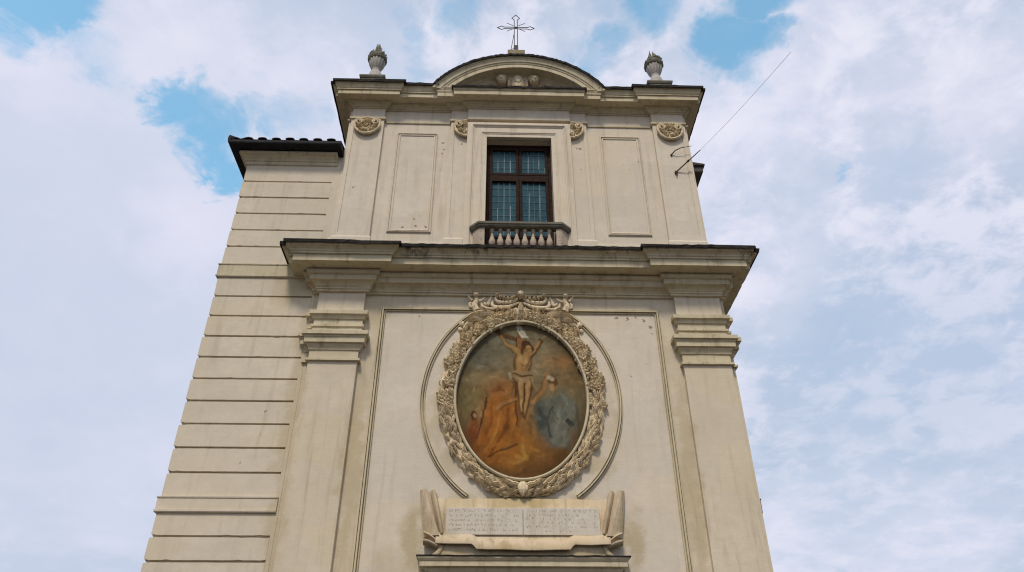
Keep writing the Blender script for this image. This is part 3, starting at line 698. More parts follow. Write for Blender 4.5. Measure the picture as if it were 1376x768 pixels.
    # drapery folds and heads
    lay(chain([(152, 372), (140, 470), (108, 565)], [6, 5, 3], 3), (.075, .03, .012), .85); lay(chain([(262, 430), (240, 540), (180, 640)], [6, 8, 6], 5), (.20, .065, .014), .8); lay(chain([(180, 400), (175, 500), (150, 560)], [5, 6, 4], 5), (.24, .08, .018), .7)
    lay(chain([(222, 440), (204, 540), (150, 625)], [5, 7, 5], 5), (.56, .27, .06), .7); lay(chain([(285, 430), (280, 520), (260, 590)], [5, 6, 4], 5), (.54, .25, .055), .6); lay(chain([(300, 590), (240, 612), (168, 646)], [4, 5, 3], 3), (.09, .035, .015), .85)
    lay(chain([(330, 600), (352, 650), (300, 640)], [12, 10, 7], 5), (.52, .29, .07), .7); lay(chain([(240, 650), (300, 670), (360, 640)], [7, 8, 5], 5), (.50, .27, .065), .6); lay(chain([(130, 620), (170, 600), (215, 590)], [6, 7, 5], 5), (.46, .20, .045), .6)
    lay(chain([(198, 352), (222, 354)], [23, 20], 5), (.40, .17, .055), .95); lay(chain([(184, 340), (212, 326), (232, 338)], [10, 12, 8], 4), (.24, .095, .03), .9); lay(chain([(215, 428), (258, 398), (302, 382)], [12, 9, 6], 4), (.46, .24, .085), .9); lay(chain([(218, 438), (262, 408), (300, 392)], [3, 3, 2], 3), (.13, .05, .02), .7)
    lay(chain([(470, 560), (448, 470), (478, 418)], [6, 7, 5], 4), (.06, .075, .07), .8); lay(chain([(556, 478), (571, 494)], [12, 12], 2), (.045, .055, .05), .95); lay(chain([(538, 560), (588, 470)], [4, 6], 4), (.10, .11, .09), .7); lay(chain([(500, 420), (520, 470), (500, 520)], [4, 5, 4], 4), (.30, .31, .25), .6)
    lay(chain([(478, 430), (490, 445), (506, 470)], [5, 5, 4], 3), (.10, .115, .10), .7); lay(chain([(600, 400), (612, 540)], [4, 4], 4), (.10, .075, .04), .6)
    lay(chain([(456, 246), (440, 320), (390, 390)], [8, 11, 11], 4), (.44, .24, .085), .9); lay(chain([(446, 262), (428, 325), (385, 380)], [3, 3, 3], 3), (.14, .06, .022), .7)
    lay(chain([(478, 276), (494, 300)], [20, 18], 4), (.14, .065, .026), .95); lay(chain([(468, 266), (482, 276)], [12, 10], 3), (.58, .50, .33), .95); lay(chain([(480, 310), (486, 328)], [12, 10], 3), (.50, .29, .115), .95)
    lay(chain([(92, 455), (94, 475)], [17, 14], 3), (.10, .04, .018), .95); lay(chain([(97, 456), (99, 464)], [8, 7], 3), (.46, .29, .14), .95); lay(chain([(95, 495), (86, 545)], [18, 26], 6), (.26, .085, .025), .85)
    # the crucified figure
    for off, col, a, g in ((5, sh, .85, 4), (0, skin, 1., 0)):
        lay(chain([(210+off, 48+off), (250+off, 102+off), (312+off, 148+off)], [7+g, 10+g, 16+g], 3), col, a)
        lay(chain([(437+off, 76+off), (412+off, 112+off), (360+off, 158+off)], [6+g, 9+g, 15+g], 3), col, a)
        lay(poly([(294+off-g, 140+off), (374+off+g, 150+off), (370+off+g, 195+off), (352+off+g, 248+off), (300+off-g, 250+off), (302+off-g, 195+off)], 4), col, a)
        lay(chain([(322+off, 285+off), (328+off, 340+off), (326+off, 370+off), (334+off, 455+off)], [19+g, 16+g, 12+g, 8+g], 3), col, a)
        lay(chain([(364+off, 290+off), (358+off, 345+off), (354+off, 375+off), (341+off, 460+off)], [18+g, 15+g, 11+g, 7+g], 3), col, a)
    hl = (.56, .37, .165)
    lay(gau(326, 182, 16, 26), hl, .75); lay(gau(352, 190, 9, 20), hl, .4); lay(chain([(240, 96), (300, 140)], [4, 6], 4), hl, .6); lay(chain([(320, 295), (325, 360)], [6, 4], 4), hl, .8); lay(chain([(326, 385), (332, 440)], [4, 3], 3), hl, .6); lay(chain([(366, 296), (358, 360)], [6, 4], 4), hl, .7)
    lay(chain([(304, 160), (303, 235)], [5, 6], 3), sh, .7); lay(chain([(344, 240), (370, 168)], [4, 6], 4), sh, .6); lay(chain([(322, 205), (336, 213), (352, 204)], [2.5, 3, 2.5], 3), sh, .55); lay(chain([(336, 165), (335, 235)], [2, 2], 3), sh, .4)
    lay(chain([(346, 300), (343, 380), (337, 445)], [4, 5, 3], 2), (.06, .028, .012), .9); lay(chain([(306, 300), (314, 380), (326, 450)], [4, 4, 3], 3), sh, .7)
    lay(chain([(432, 70), (441, 92)], [9, 5], 3), (.11, .05, .022), .9); lay(chain([(203, 36), (214, 56)], [10, 7], 3), (.12, .055, .022), .9); lay(chain([(334, 450), (346, 478)], [11, 7], 3), (.15, .07, .028), .9)
    lay(chain([(354, 102), (374, 126)], [23, 19], 3), (.10, .043, .018), .97); lay(chain([(364, 120), (370, 134)], [13, 11], 3), (.50, .31, .13), .95); lay(chain([(336, 116), (331, 148)], [8, 8], 3), (.13, .055, .022), .9); lay(chain([(360, 128), (376, 126)], [2, 2], 2), (.13, .06, .03), .8)
    lay(poly([(288, 244), (360, 240), (386, 266), (403, 352), (380, 300), (332, 298), (290, 290)], 4), (.37, .25, .12), .97); lay(chain([(292, 256), (338, 268), (382, 262)], [4, 5, 4], 2), (.10, .05, .022), .85)
    lay(chain([(300, 276), (330, 284)], [4, 4], 3), (.54, .40, .22), .7); lay(chain([(372, 280), (392, 330)], [4, 3], 3), (.12, .065, .03), .7); lay(chain([(272, 256), (277, 276)], [7, 8], 3), (.50, .42, .27), .9); lay(chain([(292, 285), (288, 325)], [6, 4], 4), (.16, .085, .035), .7)
    # craquelure and grime of age
    br = fb(13, 15); b2 = fb(34, 28); C[:] *= np.clip(.50+.55*br+.45*b2, .5, 1.6)[..., None]
    gr = fb(5, 5); lay(np.clip((gr-.52)*4, 0, 1), (.13, .085, .035), .25)
    lay(np.clip((np.hypot(gx, gz)-.78)/.26, 0, 1)*(.4+.8*fb(5, 6)), (.075, .048, .022), .8)
    C[:] = np.clip(C, 0, 1)**1.08*.74; lum = C.mean(-1, keepdims=True); C[:] = np.clip(lum+(C-lum)*.98, .004, 1)
    # elliptical grid
    r = np.sqrt(np.maximum(1e-9, 1-gx**2/2)); r2 = np.sqrt(np.maximum(1e-9, 1-gz**2/2))
    X, Z = gx*r2, gz*r
    # colours were laid on the square; look them up again at the mapped place
    ix = np.clip(((X+1)/2*nx), 0, nx).round().astype(int); iz = np.clip(((Z+1)/2*nz), 0, nz).round().astype(int)
    Cm = C[iz, ix]
    off = wloc(parent); yy = .10
    vs = np.stack([X*RX, np.full_like(X, yy-off.y), Z*RZ+OZ-off.z], -1).reshape(-1, 3)
    idx = np.arange((nx+1)*(nz+1)).reshape(nz+1, nx+1)
    fs = np.stack([idx[:-1, :-1], idx[:-1, 1:], idx[1:, 1:], idx[1:, :-1]], -1).reshape(-1, 4)
    me = bpy.data.meshes.new('canvas'); me.from_pydata(vs.tolist(), [], fs.tolist())
    ca = me.color_attributes.new('paint', 'FLOAT_COLOR', 'POINT')
    ca.data.foreach_set('color', np.concatenate([Cm.reshape(-1, 3), np.ones((Cm.size//3, 1))], 1).astype(np.float32).ravel())
    me.materials.append(FRESCO)
    o = bpy.data.objects.new('painted_panel', me); COL.objects.link(o); o.parent = parent
fresco(OP)
mb = MB()
path = ell(0, OZ, 1.46, 1.89, 140)
path = list(reversed(path))     # clockwise: outward is the left side, so offsets below are negative outward
frame_sweep(mb, path, [(.015, -.02), (.015, .10), (.005, .135), (-.025, .14), (-.045, .12), (-.05, -.02)], .11, True)
mb.obj('inner_rim', TRIM, OP)
mb = MB()
frame_sweep(mb, path, [(-.06, -.02), (-.07, .035), (-.15, .05), (-.28, .05), (-.37, .035), (-.40, -.02)], .11, True)
ba = .08
def rim_pt(a, q):      # q 0..1 across the wreath
    rx, rz = 1.525+q*.31, 1.955+q*.29
    return rx*math.cos(a), OZ-.03+rz*math.sin(a), math.atan2(rz*math.cos(a), -rx*math.sin(a))
for i in range(760):
    a = rad(rnd.uniform(0, 360)); q = rnd.uniform(0.0, 1.0)
    x, z, tg = rim_pt(a, q)
    up = math.sin(a)
    side = 1 if math.cos(a) > 0 else -1
    ground_y = .11-.035-.05*math.sin(math.pi*q)
    if up > -.12 and rnd.random() < .42: flower(mb, x, z, ground_y+.02, rnd.uniform(.075, .115), rnd.uniform(.06, .10), ba)
    else:
        d_ = tg if side > 0 else tg+math.pi            # leaves climb from the bottom to the crest
        d_ += rnd.uniform(-.55, .55) if up < .1 else rnd.uniform(-1.4, 1.4)
        L = rnd.uniform(.15, .27) if up < .1 else rnd.uniform(.11, .18)
        leaf(mb, x-math.cos(d_)*L*.4, z-math.sin(d_)*L*.4, ground_y+.02, d_, L, rnd.uniform(.024, .038), rnd.uniform(.04, .10), ba)
for sg in (-1, 1):              # bow at the foot
    for k in range(5): leaf(mb, sg*.05, 6.55+.02*k, .03, math.pi/2-sg*(1.35+.12*(k-2)), .42-.04*k, .05, .11, ba)
leaf(mb, 0, 6.68, .0, -math.pi/2, .30, .10, .10, ba, 0)
mb.obj('leaf_wreath', CARVED, OP)
# crest
mb = MB()
def cz(y): return 11.38-(y-60)*.00282
def cp(x, y, sg): return sg*(684-x)/423., cz(y)
yb = .115
for sg in (-1, 1):
    def T(pts, rs, dep=.10, n=8, fl=.9):
        # smooth the hand-laid points a little
        q = [cp(x, y, sg) for x, y in pts]; P_ = []; R_ = []
        for i in range(len(q)-1):
            for t in (0, .25, .5, .75):
                p0, p1, p2, p3 = q[max(i-1, 0)], q[i], q[i+1], q[min(i+2, len(q)-1)]
                f = [.5*((2*p1[k])+(-p0[k]+p2[k])*t+(2*p0[k]-5*p1[k]+4*p2[k]-p3[k])*t*t+(-p0[k]+3*p1[k]-3*p2[k]+p3[k])*t**3) for k in (0, 1)]
                P_.append((f[0], yb-dep, f[1])); R_.append((rs[i]*(1-t)+rs[i+1]*t)*.00236)
        P_.append((q[-1][0], yb-dep, q[-1][1])); R_.append(rs[-1]*.00236)
        mb.tube(P_, R_, n, fl)
    def Lf(x, y, ang, L, wd, lift=.12):
        X, Z = cp(x, y, sg); leaf(mb, X, Z, yb-.03, math.pi-ang if sg > 0 else ang, L, wd, lift, yb)
    # scalloped swag over the centre
    T([(455, 105), (430, 130), (455, 165), (530, 172), (600, 160), (655, 128)], [10, 16, 20, 22, 20, 14], .12)
    for (x, y) in ((440, 100), (475, 118), (510, 128), (550, 135), (590, 132), (625, 118)): Lf(x+4, y-28, -math.pi/2+rnd.uniform(-.35, .15), .15, .036, .17)
    T([(400, 150), (395, 190), (430, 215), (500, 215), (570, 205), (640, 175), (675, 165)], [10, 18, 22, 22, 18, 14, 10], .10)
    for (x, y) in ((455, 225), (505, 232), (555, 225)): Lf(x+4, y-26, -math.pi/2+rnd.uniform(-.4, .1), .15, .038, .13)
    T([(600, 250), (640, 230), (650, 270), (620, 300)], [12, 16, 14, 10], .10)
    # side scroll with horned top
    T([(240, 250), (215, 200), (235, 150), (225, 110), (205, 90)], [36, 34, 24, 16, 10], .10)
    X, Z = cp(228, 100, sg); mb.blob((X, yb-.13, Z), .07, .08, .06, .15, 9, 6)
    T([(255, 160), (290, 148), (318, 125)], [16, 12, 6], .12); T([(190, 150), (165, 120), (145, 98)], [14, 10, 6], .10); T([(185, 175), (165, 185), (175, 215), (195, 210)], [12, 14, 12, 8], .10)
    T([(285, 180), (300, 215), (350, 235), (430, 235)], [10, 16, 16, 8], .13); T([(310, 175), (345, 190), (360, 165), (385, 110)], [14, 20, 18, 10], .09)
    # broad leaves falling on the wreath
    Lf(420, 258, math.pi+.25, .64, .085, .16); Lf(330, 310, math.pi+.3, .45, .075, .14); Lf(230, 330, math.pi+.75, .36, .06, .10); Lf(420, 330, math.pi+.42, .42, .065, .12)
    Lf(600, 300, math.pi+.12, .46, .06, .12); Lf(520, 330, math.pi+.3, .38, .055, .12)
    Lf(190, 330, math.pi+1.05, .42, .055, .09); Lf(370, 270, math.pi-.4, .25, .06, .16)
    X, Z = cp(95, 375, sg); mb.blob((X, yb-.05, Z), .07, .06, .08, .2, 8, 6); X, Z = cp(80, 420, sg); mb.blob((X, yb-.03, Z), .05, .04, .06, .2, 8, 6)
# shell and tongue in the middle
mb.blob((0, yb-.16, cz(100)), .10, .12, .10, .04, 20, 8, 7)
for k in (-1, 0, 1): leaf(mb, k*.05, cz(330), yb-.06, math.pi/2+k*.12, .46, .055, .15, yb, -.2)
mb.obj('crest', CARVED, OP)

# ================================================================== INSCRIPTION SCROLL
SC = thing('inscription_scroll', 'ochre stucco scroll with curled ends holding two worn marble text slabs', 'inscription', (0, .1, 5.15))
mb = MB()
front = lambda z: .02-.05*max(0, (5.62-z)/.3)**1.5
top = [(-1.73, 6.36), (-1.64, 6.325), (-1.2, 6.335), (-.4, 6.345), (.4, 6.345), (1.2, 6.335), (1.64, 6.325), (1.73, 6.36)]
bot = [(1.73, 5.39), (1.35, 5.375), (1.02, 5.385), (.97, 5.35), (.92, 5.285), (.45, 5.275), (0, 5.27), (-.45, 5.285), (-.92, 5.29), (-.97, 5.35), (-1.02, 5.385), (-1.35, 5.39), (-1.73, 5.40)]
# sheet built as a grid so that the lower lip can curl forward
def zb(x):
    for (x0, z0), (x1, z1) in zip(bot[:-1], bot[1:]):
        if x1 <= x <= x0: return z0+(z1-z0)*(x0-x)/(x0-x1+1e-9)
    return 5.39
def zt(x):
    for (x0, z0), (x1, z1) in zip(top[:-1], top[1:]):
        if x0 <= x <= x1: return z0+(z1-z0)*(x-x0)/(x1-x0)
    return 6.34
xs = sorted(set([-1.73+3.46*i/60 for i in range(61)]+[.97, .92, 1.02, -.97, -.92, -1.02])); rows = []
ts = [0, .5, .66, .74, .80, .86, .91, .95, .98, 1.0]
for x in xs:
    col = []
    for t in ts:
        z = zt(x)+(zb(x)-zt(x))*t; c = max(0, (t-.70)/.30)
        col.append((x, .035-.17*math.sin(c*1.6)+.014*math.sin(x*7)*c, z))
    rows.append(col)
n = len(ts); vs = [p for r in rows for p in r]; b = len(vs)
vs += [(p[0], p[1]+.05 if True else 0, p[2]+.012) for p in vs]
fs = [(i*n+k, (i+1)*n+k, (i+1)*n+k+1, i*n+k+1) for i in range(len(xs)-1) for k in range(n-1)]
fs += [(b+q[0], b+q[3], b+q[2], b+q[1]) for q in fs]
for i in range(len(xs)-1): fs += [(i*n+n-1, (i+1)*n+n-1, b+(i+1)*n+n-1, b+i*n+n-1), (i*n, b+i*n, b+(i+1)*n, (i+1)*n)]
for i in (0, len(xs)-1): fs += [(i*n+k, i*n+k+1, b+i*n+k+1, b+i*n+k) for k in range(n-1)]
mb.add(vs, fs)
mb.obj('sheet', SCROLL, SC, True)
MB().box(-1.55, 1.55, .085, .115, 5.5, 6.33).obj('backing', SCROLL, SC)
for s in (-1, 1):
    mb = MB()
    # pointed folds of the sheet standing up at its end, like a bent ribbon
    def strip(e0, e1, th=.03, blg=.006):
        rs = []
        m = 8
        for i in range(m+1):
            t = i/m; p = [Vector(e0[0]).lerp(Vector(e0[1]), t), Vector(e1[0]).lerp(Vector(e1[1]), t)]
            bow = .035*math.sin(math.pi*t)
            ring = []
            for q in range(5): v = p[0].lerp(p[1], q/4); ring.append((s*v.x, v.y-blg*math.sin(math.pi*q/4)-bow, v.z))
            for q in reversed(range(5)): v = p[0].lerp(p[1], q/4); ring.append((s*v.x, v.y+th-blg*math.sin(math.pi*q/4)-bow, v.z))
            rs.append(ring)
        mb.rings(rs)
    strip([(2.115, .06, 6.50), (1.985, .05, 5.56)], [(2.00, -.05, 6.50), (1.66, -.10, 5.57)], .03, .05)
    strip([(2.00, -.05, 6.52), (1.70, -.10, 5.60)], [(1.90, .07, 6.47), (1.66, .04, 5.60)])
    strip([(1.90, .055, 6.49), (1.665, .02, 5.60)], [(1.80, -.05, 6.50), (1.60, -.09, 5.62)], .03, .03)
    strip([(1.80, -.04, 6.49), (1.60, -.08, 5.62)], [(1.75, .075, 6.42), (1.575, .05, 5.66)], .02)
    mb.obj('upright_fold', SCROLL, SC)
    mb = MB(); rings = []          # hollow roll at the lower corner
    for i in range(10):
        t = i/9; ring = []
        x = 1.97-.28*t; r = .135-.055*t
        for k in range(18):
            a = .3+2*math.pi*.84*k/17; ring.append((s*x, -.04-r*math.cos(a), 5.50-.10*t*t+.02-r*math.sin(a)*1.0-.02*t))
        for k in reversed(range(18)):
            a = .3+2*math.pi*.84*k/17; q = r-.02; ring.append((s*x, -.04-q*math.cos(a), 5.50-.10*t*t+.02-q*math.sin(a)-.02*t))
        rings.append(ring)
    mb.rings(rings); mb.obj('corner_curl', SCROLL, SC, True)
    a, b = sorted((s*.005, s*1.55))
    sl = MB().box(a, b, -.03, .034, 5.60, 6.135).obj('marble_slab', MARBLE, SC, bevel=.004)
    # worn letters, long since unreadable: short broken strokes in rows
    mb = MB(); yy = -.0345
    fade = lambda x, z: (1 if s < 0 else .75)
    nr = 6 if s > 0 else 5
    for r in range(nr):
        z = 6.075-r*(.47/nr)-.02; x = a+.06; hgt = .045
        while x < b-.08:
            wdt = rnd.uniform(.018, .032)
            u = (x-a)/(b-a); worn = .22+.6*max(0, u-.25)*(r/(nr-1.)+.25) if s < 0 else .35+.4*abs(u-.5)*(r/(nr-1.))+.15*r/nr
            if rnd.random() > worn:
                st = rnd.choice(((0, 2), (0, 1, 2), (0, 3), (1, 2), (3, 4), (0, 4), (1, 3)))
                for k in st:
                    t = .006
                    if rnd.random() < .12: continue
                    if k == 0: mb.box(x, x+t, yy, -.0305, z, z+hgt*rnd.uniform(.6, 1))
                    elif k == 1: mb.box(x+t+.001, x+wdt, yy, -.0305, z+hgt-t, z+hgt)
                    elif k == 2: mb.box(x+wdt+.001, x+wdt+t, yy, -.0305, z, z+hgt*rnd.uniform(.5, 1))
                    elif k == 3: mb.box(x+t+.001, x+wdt, yy, -.0305, z+.018, z+.018+t)
                    else: mb.box(x+t+.001, x+wdt, yy, -.0305, z, z+t)
            x += wdt+rnd.choice((.011, .012, .014, .014, .045))
    mb.obj('lettering', INK, sl)
MB().box(-1.70, 1.70, -.035, .115, 5.165, 5.44).obj('plinth', SCROLL, SC, bevel=.02)
for s in (-1, 1):
    mb = MB(); mb.tube([(s*1.60, -.03, 5.42), (s*1.62, -.035, 5.33), (s*1.67, -.03, 5.24), (s*1.76, -.02, 5.18)], [.06, .055, .06, .05], 8, .6); mb.obj('foot_fold', SCROLL, SC, True)

# ================================================================== LEFT WING
AN = thing('side_wing', 'banded plaster side wing with dark tiled eaves left of the church front', 'building', (-6.15, .12, 0))
AX0, AX1, AY = -7.38, -4.945, .12
mb = MB(); mb.box(AX0+.03, AX1, AY+.07, 12, 0, 15.95)
gz = [4.56-.54*7+.54*i for i in range(7)]+[4.56, 5.10, 5.58]
def courses(mb, z0, zs, z1):
    z = z0
    for g in list(zs)+[z1]:
        e = .0 if g == z1 else .021
        jx = rnd.uniform(-.012, .012)
        y0 = AY+rnd.uniform(-.004, .004); rings = []; nx = 22
        for i in range(nx+1):
            x = AX0+jx+(-5.03-AX0-jx)*i/nx; c0, c1 = (rnd.uniform(0, .0035)+(rnd.random() < .03)*.012 for _ in (0, 1))
            if i == 0: c0 += .02; c1 += .015
            rings.append([(x, y0, z+c0), (x, y0, g-e-c1), (x, AY+.08, g-e-c1), (x, AY+.08, z+c0)])
        mb.rings(rings)
        mb.box(AX0+jx, AX0+.5, AY+.08, 11.9, z, g-e); z = g+e
courses(mb, 0, [.8, 1.34, 1.88, 2.42, 2.96, 3.50, 4.03, 4.56, 5.10, 5.58], 6.04)
courses(mb, 6.36, [6.88, 7.42, 7.96, 8.50, 9.04, 9.585, 10.13, 10.68, 11.23], 11.74)
courses(mb, 12.12, [12.68, 13.21, 13.75, 14.29, 14.84], 15.42)
mb.box(-5.03, AX1, AY+.003, 2, 0, 12.2).box(-5.03, -4.78, AY+.003, 2, 12.2, 15.93)
mb.obj('wall', WINGP, AN)
for z0, z1 in ((6.04, 6.36), (11.74, 12.12)):
    mb = MB(); ap = [(AX0, 8), (AX0, AY), (-4.99, AY)]
    moulding(mb, subdiv(ap, 40), [(0, z0), (.035, z0), (.05, z0+.02), (.05, z0+.06), (.035, z0+.065), (.035, z1-.03), (.05, z1-.025), (.055, z1), (0, z1+.012)], back=-.05)
    mb.obj('string_course', WINGP if z0 < 8 else TRIM, AN)
ap = [(AX0, 8), (AX0, AY), (AX1-.01, AY)]
mb = MB(); moulding(mb, ap, [(0, 15.41), (.03, 15.42), (.04, 15.46), (.04, 15.52), (.06, 15.525), (.08, 15.57), (.14, 15.64), (.19, 15.67), (.21, 15.675), (.21, 15.75)], back=-.05)
mb.obj('cornice', TRIM, AN)
mb = MB(); moulding(mb, [(AX0, 8), (AX0, AY), (-4.83, AY)], [(.0, 15.75), (.40, 15.80), (.46, 15.80), (.475, 15.83), (.475, 15.90), (.44, 15.925), (0, 15.94)], back=-.05); mb.obj('eave', EAVE, AN)
# barrel-tile hip roof
mb = MB()
ex0, ey0, ez = AX0-.46, AY-.46, 15.93
for i in range(9):
    x = ex0+.15+i*.37
    if x > -5.0: break
    L = max(.3, min(5, (x-ex0)*1.0)) if x < ex0+2.6 else 3
    for seg in range(int(L/.4)+1):
        y0 = ey0-.03+seg*.4+rnd.uniform(-.02, .02); zb_ = ez+.02+(y0-ey0)*.36+rnd.uniform(-.006, .006); ring = []
        for yy, zz_ in ((y0, zb_), (y0+.44, zb_+.44*.36)):
            ring.append([(x+.12*math.cos(math.pi*k/8), yy, zz_+.05*math.sin(math.pi*k/8)) for k in range(9)]+[(x+.10*math.cos(math.pi*k/8), yy, zz_+.03*math.sin(math.pi*k/8)-.001) for k in reversed(range(9))])
        mb.rings(ring)
for i in range(30):
    y_ = ey0+.2+i*.185
    zb_ = ez+.02
    ring = [[(xx, y_+.075*math.cos(math.pi*k/8), z2+.07*math.sin(math.pi*k/8)) for k in range(9)] for xx, z2 in ((ex0-.03, zb_), (ex0+.45, zb_+.17))]
    mb.rings(ring)
R0 = (ex0, ey0, ez); 
mb.add([(ex0, ey0, ez), (-4.83, ey0, ez), (-4.83, ey0+2.6, ez+.93), (ex0+2.6, ey0+2.6, ez+.93), (ex0, 9, ez), (ex0+2.6, 9, ez+.93)], [(0, 1, 2, 3), (0, 3, 5, 4)])
mb.tube([(ex0, ey0, ez+.03), (ex0+1.3, ey0+1.3, ez+.51), (ex0+2.6, ey0+2.6, ez+1.0)], .09, 8)
mb.obj('tile_roof', TILE, AN)

# rear part of the building on the right, of which one eave corner shows
RB = thing('rear_wing', 'rear part of the church with one dark eave corner past the right edge', 'building', (5, 4, 0))
MB().box(4.80, 4.99, .75, 12, 0, 15.9).obj('wall', WINGP, RB)
mb = MB(); mb.box(4.90, 5.27, .62, 12, 15.93, 16.12); mb.obj('eave', simple('grey_eave', (.06, .058, .058), (.10, .095, .09), .8, 0, 4), RB)
mb = MB(); mb.add([(4.85, .56, 16.125), (5.33, .56, 16.125), (5.33, 12, 16.125), (4.85, 12, 16.125), (4.85, .56, 16.26), (5.33, .56, 16.17), (5.33, 12, 16.17), (4.85, 12, 16.26)],
                  [(0, 3, 2, 1), (4, 5, 6, 7), (0, 1, 5, 4), (1, 2, 6, 5), (2, 3, 7, 6), (3, 0, 4, 7)]); mb.obj('tile_roof', TILE, RB)

# ================================================================== URNS
def urn(name, label, cx, lush):
    cy = .30
    u = thing(name, label, 'urn', (cx, cy, 18.26), 'stone urns on the upper cornice')
    mb = MB()
    mb.box(cx-.335, cx+.335, cy-.34, cy+.34, 18.2, 18.86); moulding(mb, [(cx-.335, cy+.34), (cx-.335, cy-.34), (cx+.335, cy-.34), (cx+.335, cy+.34)], [(0, 18.80), (.02, 18.81), (.045, 18.86), (.045, 18.91), (0, 18.92)], back=-.33)
    mb.obj('pedestal', LICHEN, u)
    f = MB().lathe([(.24, 18.92), (.25, 18.99), (.25, 19.06), (.235, 19.12), (.22, 19.22), (.19, 19.33), (.15, 19.42), (.125, 19.48), (.14, 19.50), (.14, 19.53), (.11, 19.55)], cx, cy, 48, 12, .07, 19.1, 19.4)
    f.obj('foot', STONE, u, True)
    MB().lathe([(.125, 19.54), (.15, 19.58), (.185, 19.64), (.225, 19.74), (.255, 19.85), (.265, 19.95), (.265, 20.05), (.24, 20.12)], cx, cy, 60, 15, .12, 19.56, 20.06).obj('bowl', STONE, u, True)
    mb = MB()
    mb.lathe([(.24, 19.90), (.275, 19.92), (.295, 19.97), (.275, 20.0), (.285, 20.08), (.25, 20.15), (.12, 20.22), (.02, 20.25)], cx, cy, 32)
    for k in range(40):
        a = rnd.uniform(0, 2*math.pi); z = rnd.uniform(19.93, 20.15); r = .265
        mb.blob((cx+r*math.cos(a), cy+r*math.sin(a), z), .04, .035, .05, .3, 7, 5)
    for k in range(30):
        a = rnd.uniform(0, 2*math.pi); r = rnd.uniform(0, .20); h = rnd.uniform(.10, .26)*(1.15-r*2.2)+ (.0 if r > .08 else .16)
        p0 = Vector((cx+r*math.cos(a), cy+r*math.sin(a), 20.15-r*.25)); p1 = p0+Vector((math.cos(a)*.05, math.sin(a)*.05, h*.6)); p2 = p0+Vector((math.cos(a)*.03+rnd.uniform(-.03, .03), math.sin(a)*.03, h*1.35))
        mb.tube([p0, p1, p2], [.05, .042, .008], 6)
    mb.obj('flames', LICHEN, u)
    if lush:
        mb = MB()
        for k in range(60):
            a = rnd.uniform(0, 2*math.pi); r = rnd.uniform(0, .22); p0 = Vector((cx+.02+r*math.cos(a), cy+r*math.sin(a), 20.12+rnd.uniform(0, .42)*(1-r*3.2)))
            dv = Vector((rnd.uniform(-1, 1), rnd.uniform(-1, 1), rnd.uniform(-.2, 1))).normalized()*rnd.uniform(.05, .11); sd_ = dv.cross(Vector((0, 0, 1))).normalized()*.022
            mb.add([p0, p0+dv*.5+sd_+Vector((0, 0, .01)), p0+dv, p0+dv*.5-sd_, p0+dv*.5+Vector((0, 0, -.012))], [(0, 1, 2, 3), (0, 4, 1), (1, 4, 2), (2, 4, 3), (3, 4, 0)])
        mb.obj('weeds', WEED, u)['kind'] = 'stuff'
    for sg in (-1, 1) if not lush else (-1,):
        mb = MB(); x = cx+(.27 if not lush else .26)*sg
        mb.box(x-.03, x+.03, cy-.03, cy+.03, 18.92, 19.14); mb.obj('side_lug', STONE, u, bevel=.012)
urn('stone_urn', 'fluted stone urn with green weeds sprouting at its top beside the left cornice corner', -4.33, True)
urn('stone_urn', 'weathered stone urn with bare spiky carved flames beside the right cornice corner', 4.23, False)

# ================================================================== CROSS
CX = -.065
CR = thing('iron_cross', 'openwork iron cross on a stone block at the top of the pediment', 'cross', (CX, 0, 19.4))
MB().box(CX-.262, CX+.262, -.2, .30, 19.42, 20.02).obj('block', BLOCK, CR, bevel=.015)
mb = MB(); r = .0125; y = 0
hz = 21.30; pw = .05
mb.tube([(CX-pw, y, 20.02), (CX-pw, y, hz+.40)], r, 6).tube([(CX+pw, y, 20.02), (CX+pw, y, hz+.40)], r, 6)
for sg in (-1, 1):
    mb.tube([(CX+sg*pw, y, hz+.40), (CX+sg*.125, y, hz+.485), (CX, y, hz+.645)], r, 6)
    for q in (-1, 1):
        mb.tube([(CX+sg*pw, y, hz+q*.038), (CX+sg*.37, y, hz+q*.038), (CX+sg*.45, y, hz+q*.085), (CX+sg*.585, y, hz)], r, 6)
        mb.tube([(CX+sg*.08, y-.03, hz+q*.075), (CX+sg*.29, y-.03, hz+q*.20)], .009, 6)
mb.obj('openwork_frame', IRON, CR)
mb = MB(); mb.blob((CX, y-.01, hz), .05, .03, .05, 0, 12, 6); mb.obj('boss', IRON, CR)
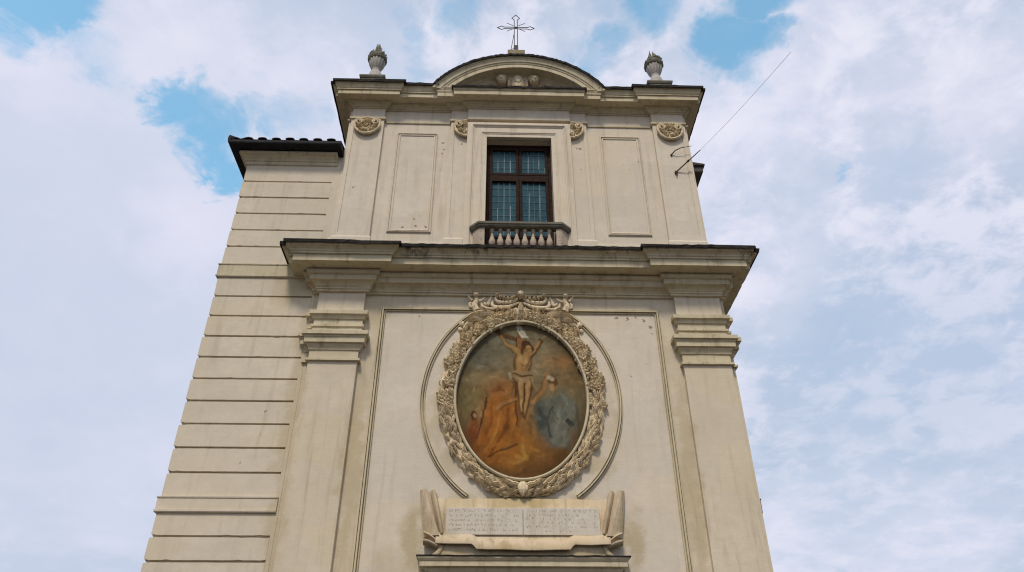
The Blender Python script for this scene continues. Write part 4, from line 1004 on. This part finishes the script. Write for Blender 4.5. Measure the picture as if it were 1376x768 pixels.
MB().tube([(CX-.20, .12, 20.02), (CX-.06, .02, 21.02)], .010, 6).tube([(CX-.20, .12, 20.33), (CX-.05, .04, 20.40)], .008, 6).obj('strut', IRON, CR)
MB().box(CX-.068, CX+.068, -.05, .05, 20.021, 20.42).obj('socket', IRON, CR, bevel=.008)

# ================================================================== RODS AND CABLE ON THE RIGHT PILASTER
RD = thing('wall_rod', 'rusty rod carrying the cable at the right edge of the upper storey, lower of two', 'iron rod', (4.28, 0, 15.33), 'iron rods on the right pilaster')
tip = Vector((4.93, -.38, 15.80))
MB().tube([(4.28, .02, 15.33), (4.60, -.18, 15.56), tip], [.02, .017, .012], 8).obj('bar', RUST, RD)
mb = MB(); mb.blob((4.28, -.01, 15.30), .045, .04, .06, .1, 10, 6); mb.tube([(4.28, -.01, 15.26), (4.285, -.03, 15.18)], .015, 6); mb.obj('anchor', RUST, RD)
mb = MB(); mb.tube([(4.58, -.167, 15.545), (4.63, -.2, 15.585)], .03, 8); mb.obj('collar', RUST, RD)
RE = thing('wall_rod', 'short bent rusty rod just below the right scroll ornament, upper of two', 'iron rod', (4.23, 0, 15.98), 'iron rods on the right pilaster')
MB().tube([(4.23, .02, 15.97), (4.33, -.08, 16.05), (4.50, -.12, 16.12), (4.80, -.15, 16.17)], [.018, .015, .012, .006], 8).obj('bar', RUST, RE)
mb = MB(); mb.blob((4.23, 0, 15.955), .03, .03, .04, .1, 8, 6); mb.obj('anchor', RUST, RE)
far = CAM_LOC+ray(1063, 70)*15.5
pts = []
for i in range(17):
    t = i/16; p = tip.lerp(far, t); p.z -= .05*math.sin(math.pi*t); pts.append(p)
o = MB().tube(pts, .0036, 6).obj('cable', WIRE); o['label'] = 'thin grey cable running up into the sky from the right pilaster'; o['category'] = 'cable'

# small meter box on the right flank
LB = thing('junction_box', 'small weathered box on the right flank of the church low down', 'box', (4.96, .35, 6.2))
MB().box(4.941, 4.985, .20, .40, 6.12, 6.40).obj('casing', RUST, LB, bevel=.01)
MB().box(4.938, 4.992, .18, .42, 6.401, 6.425).obj('lid', RUST, LB, bevel=.005)
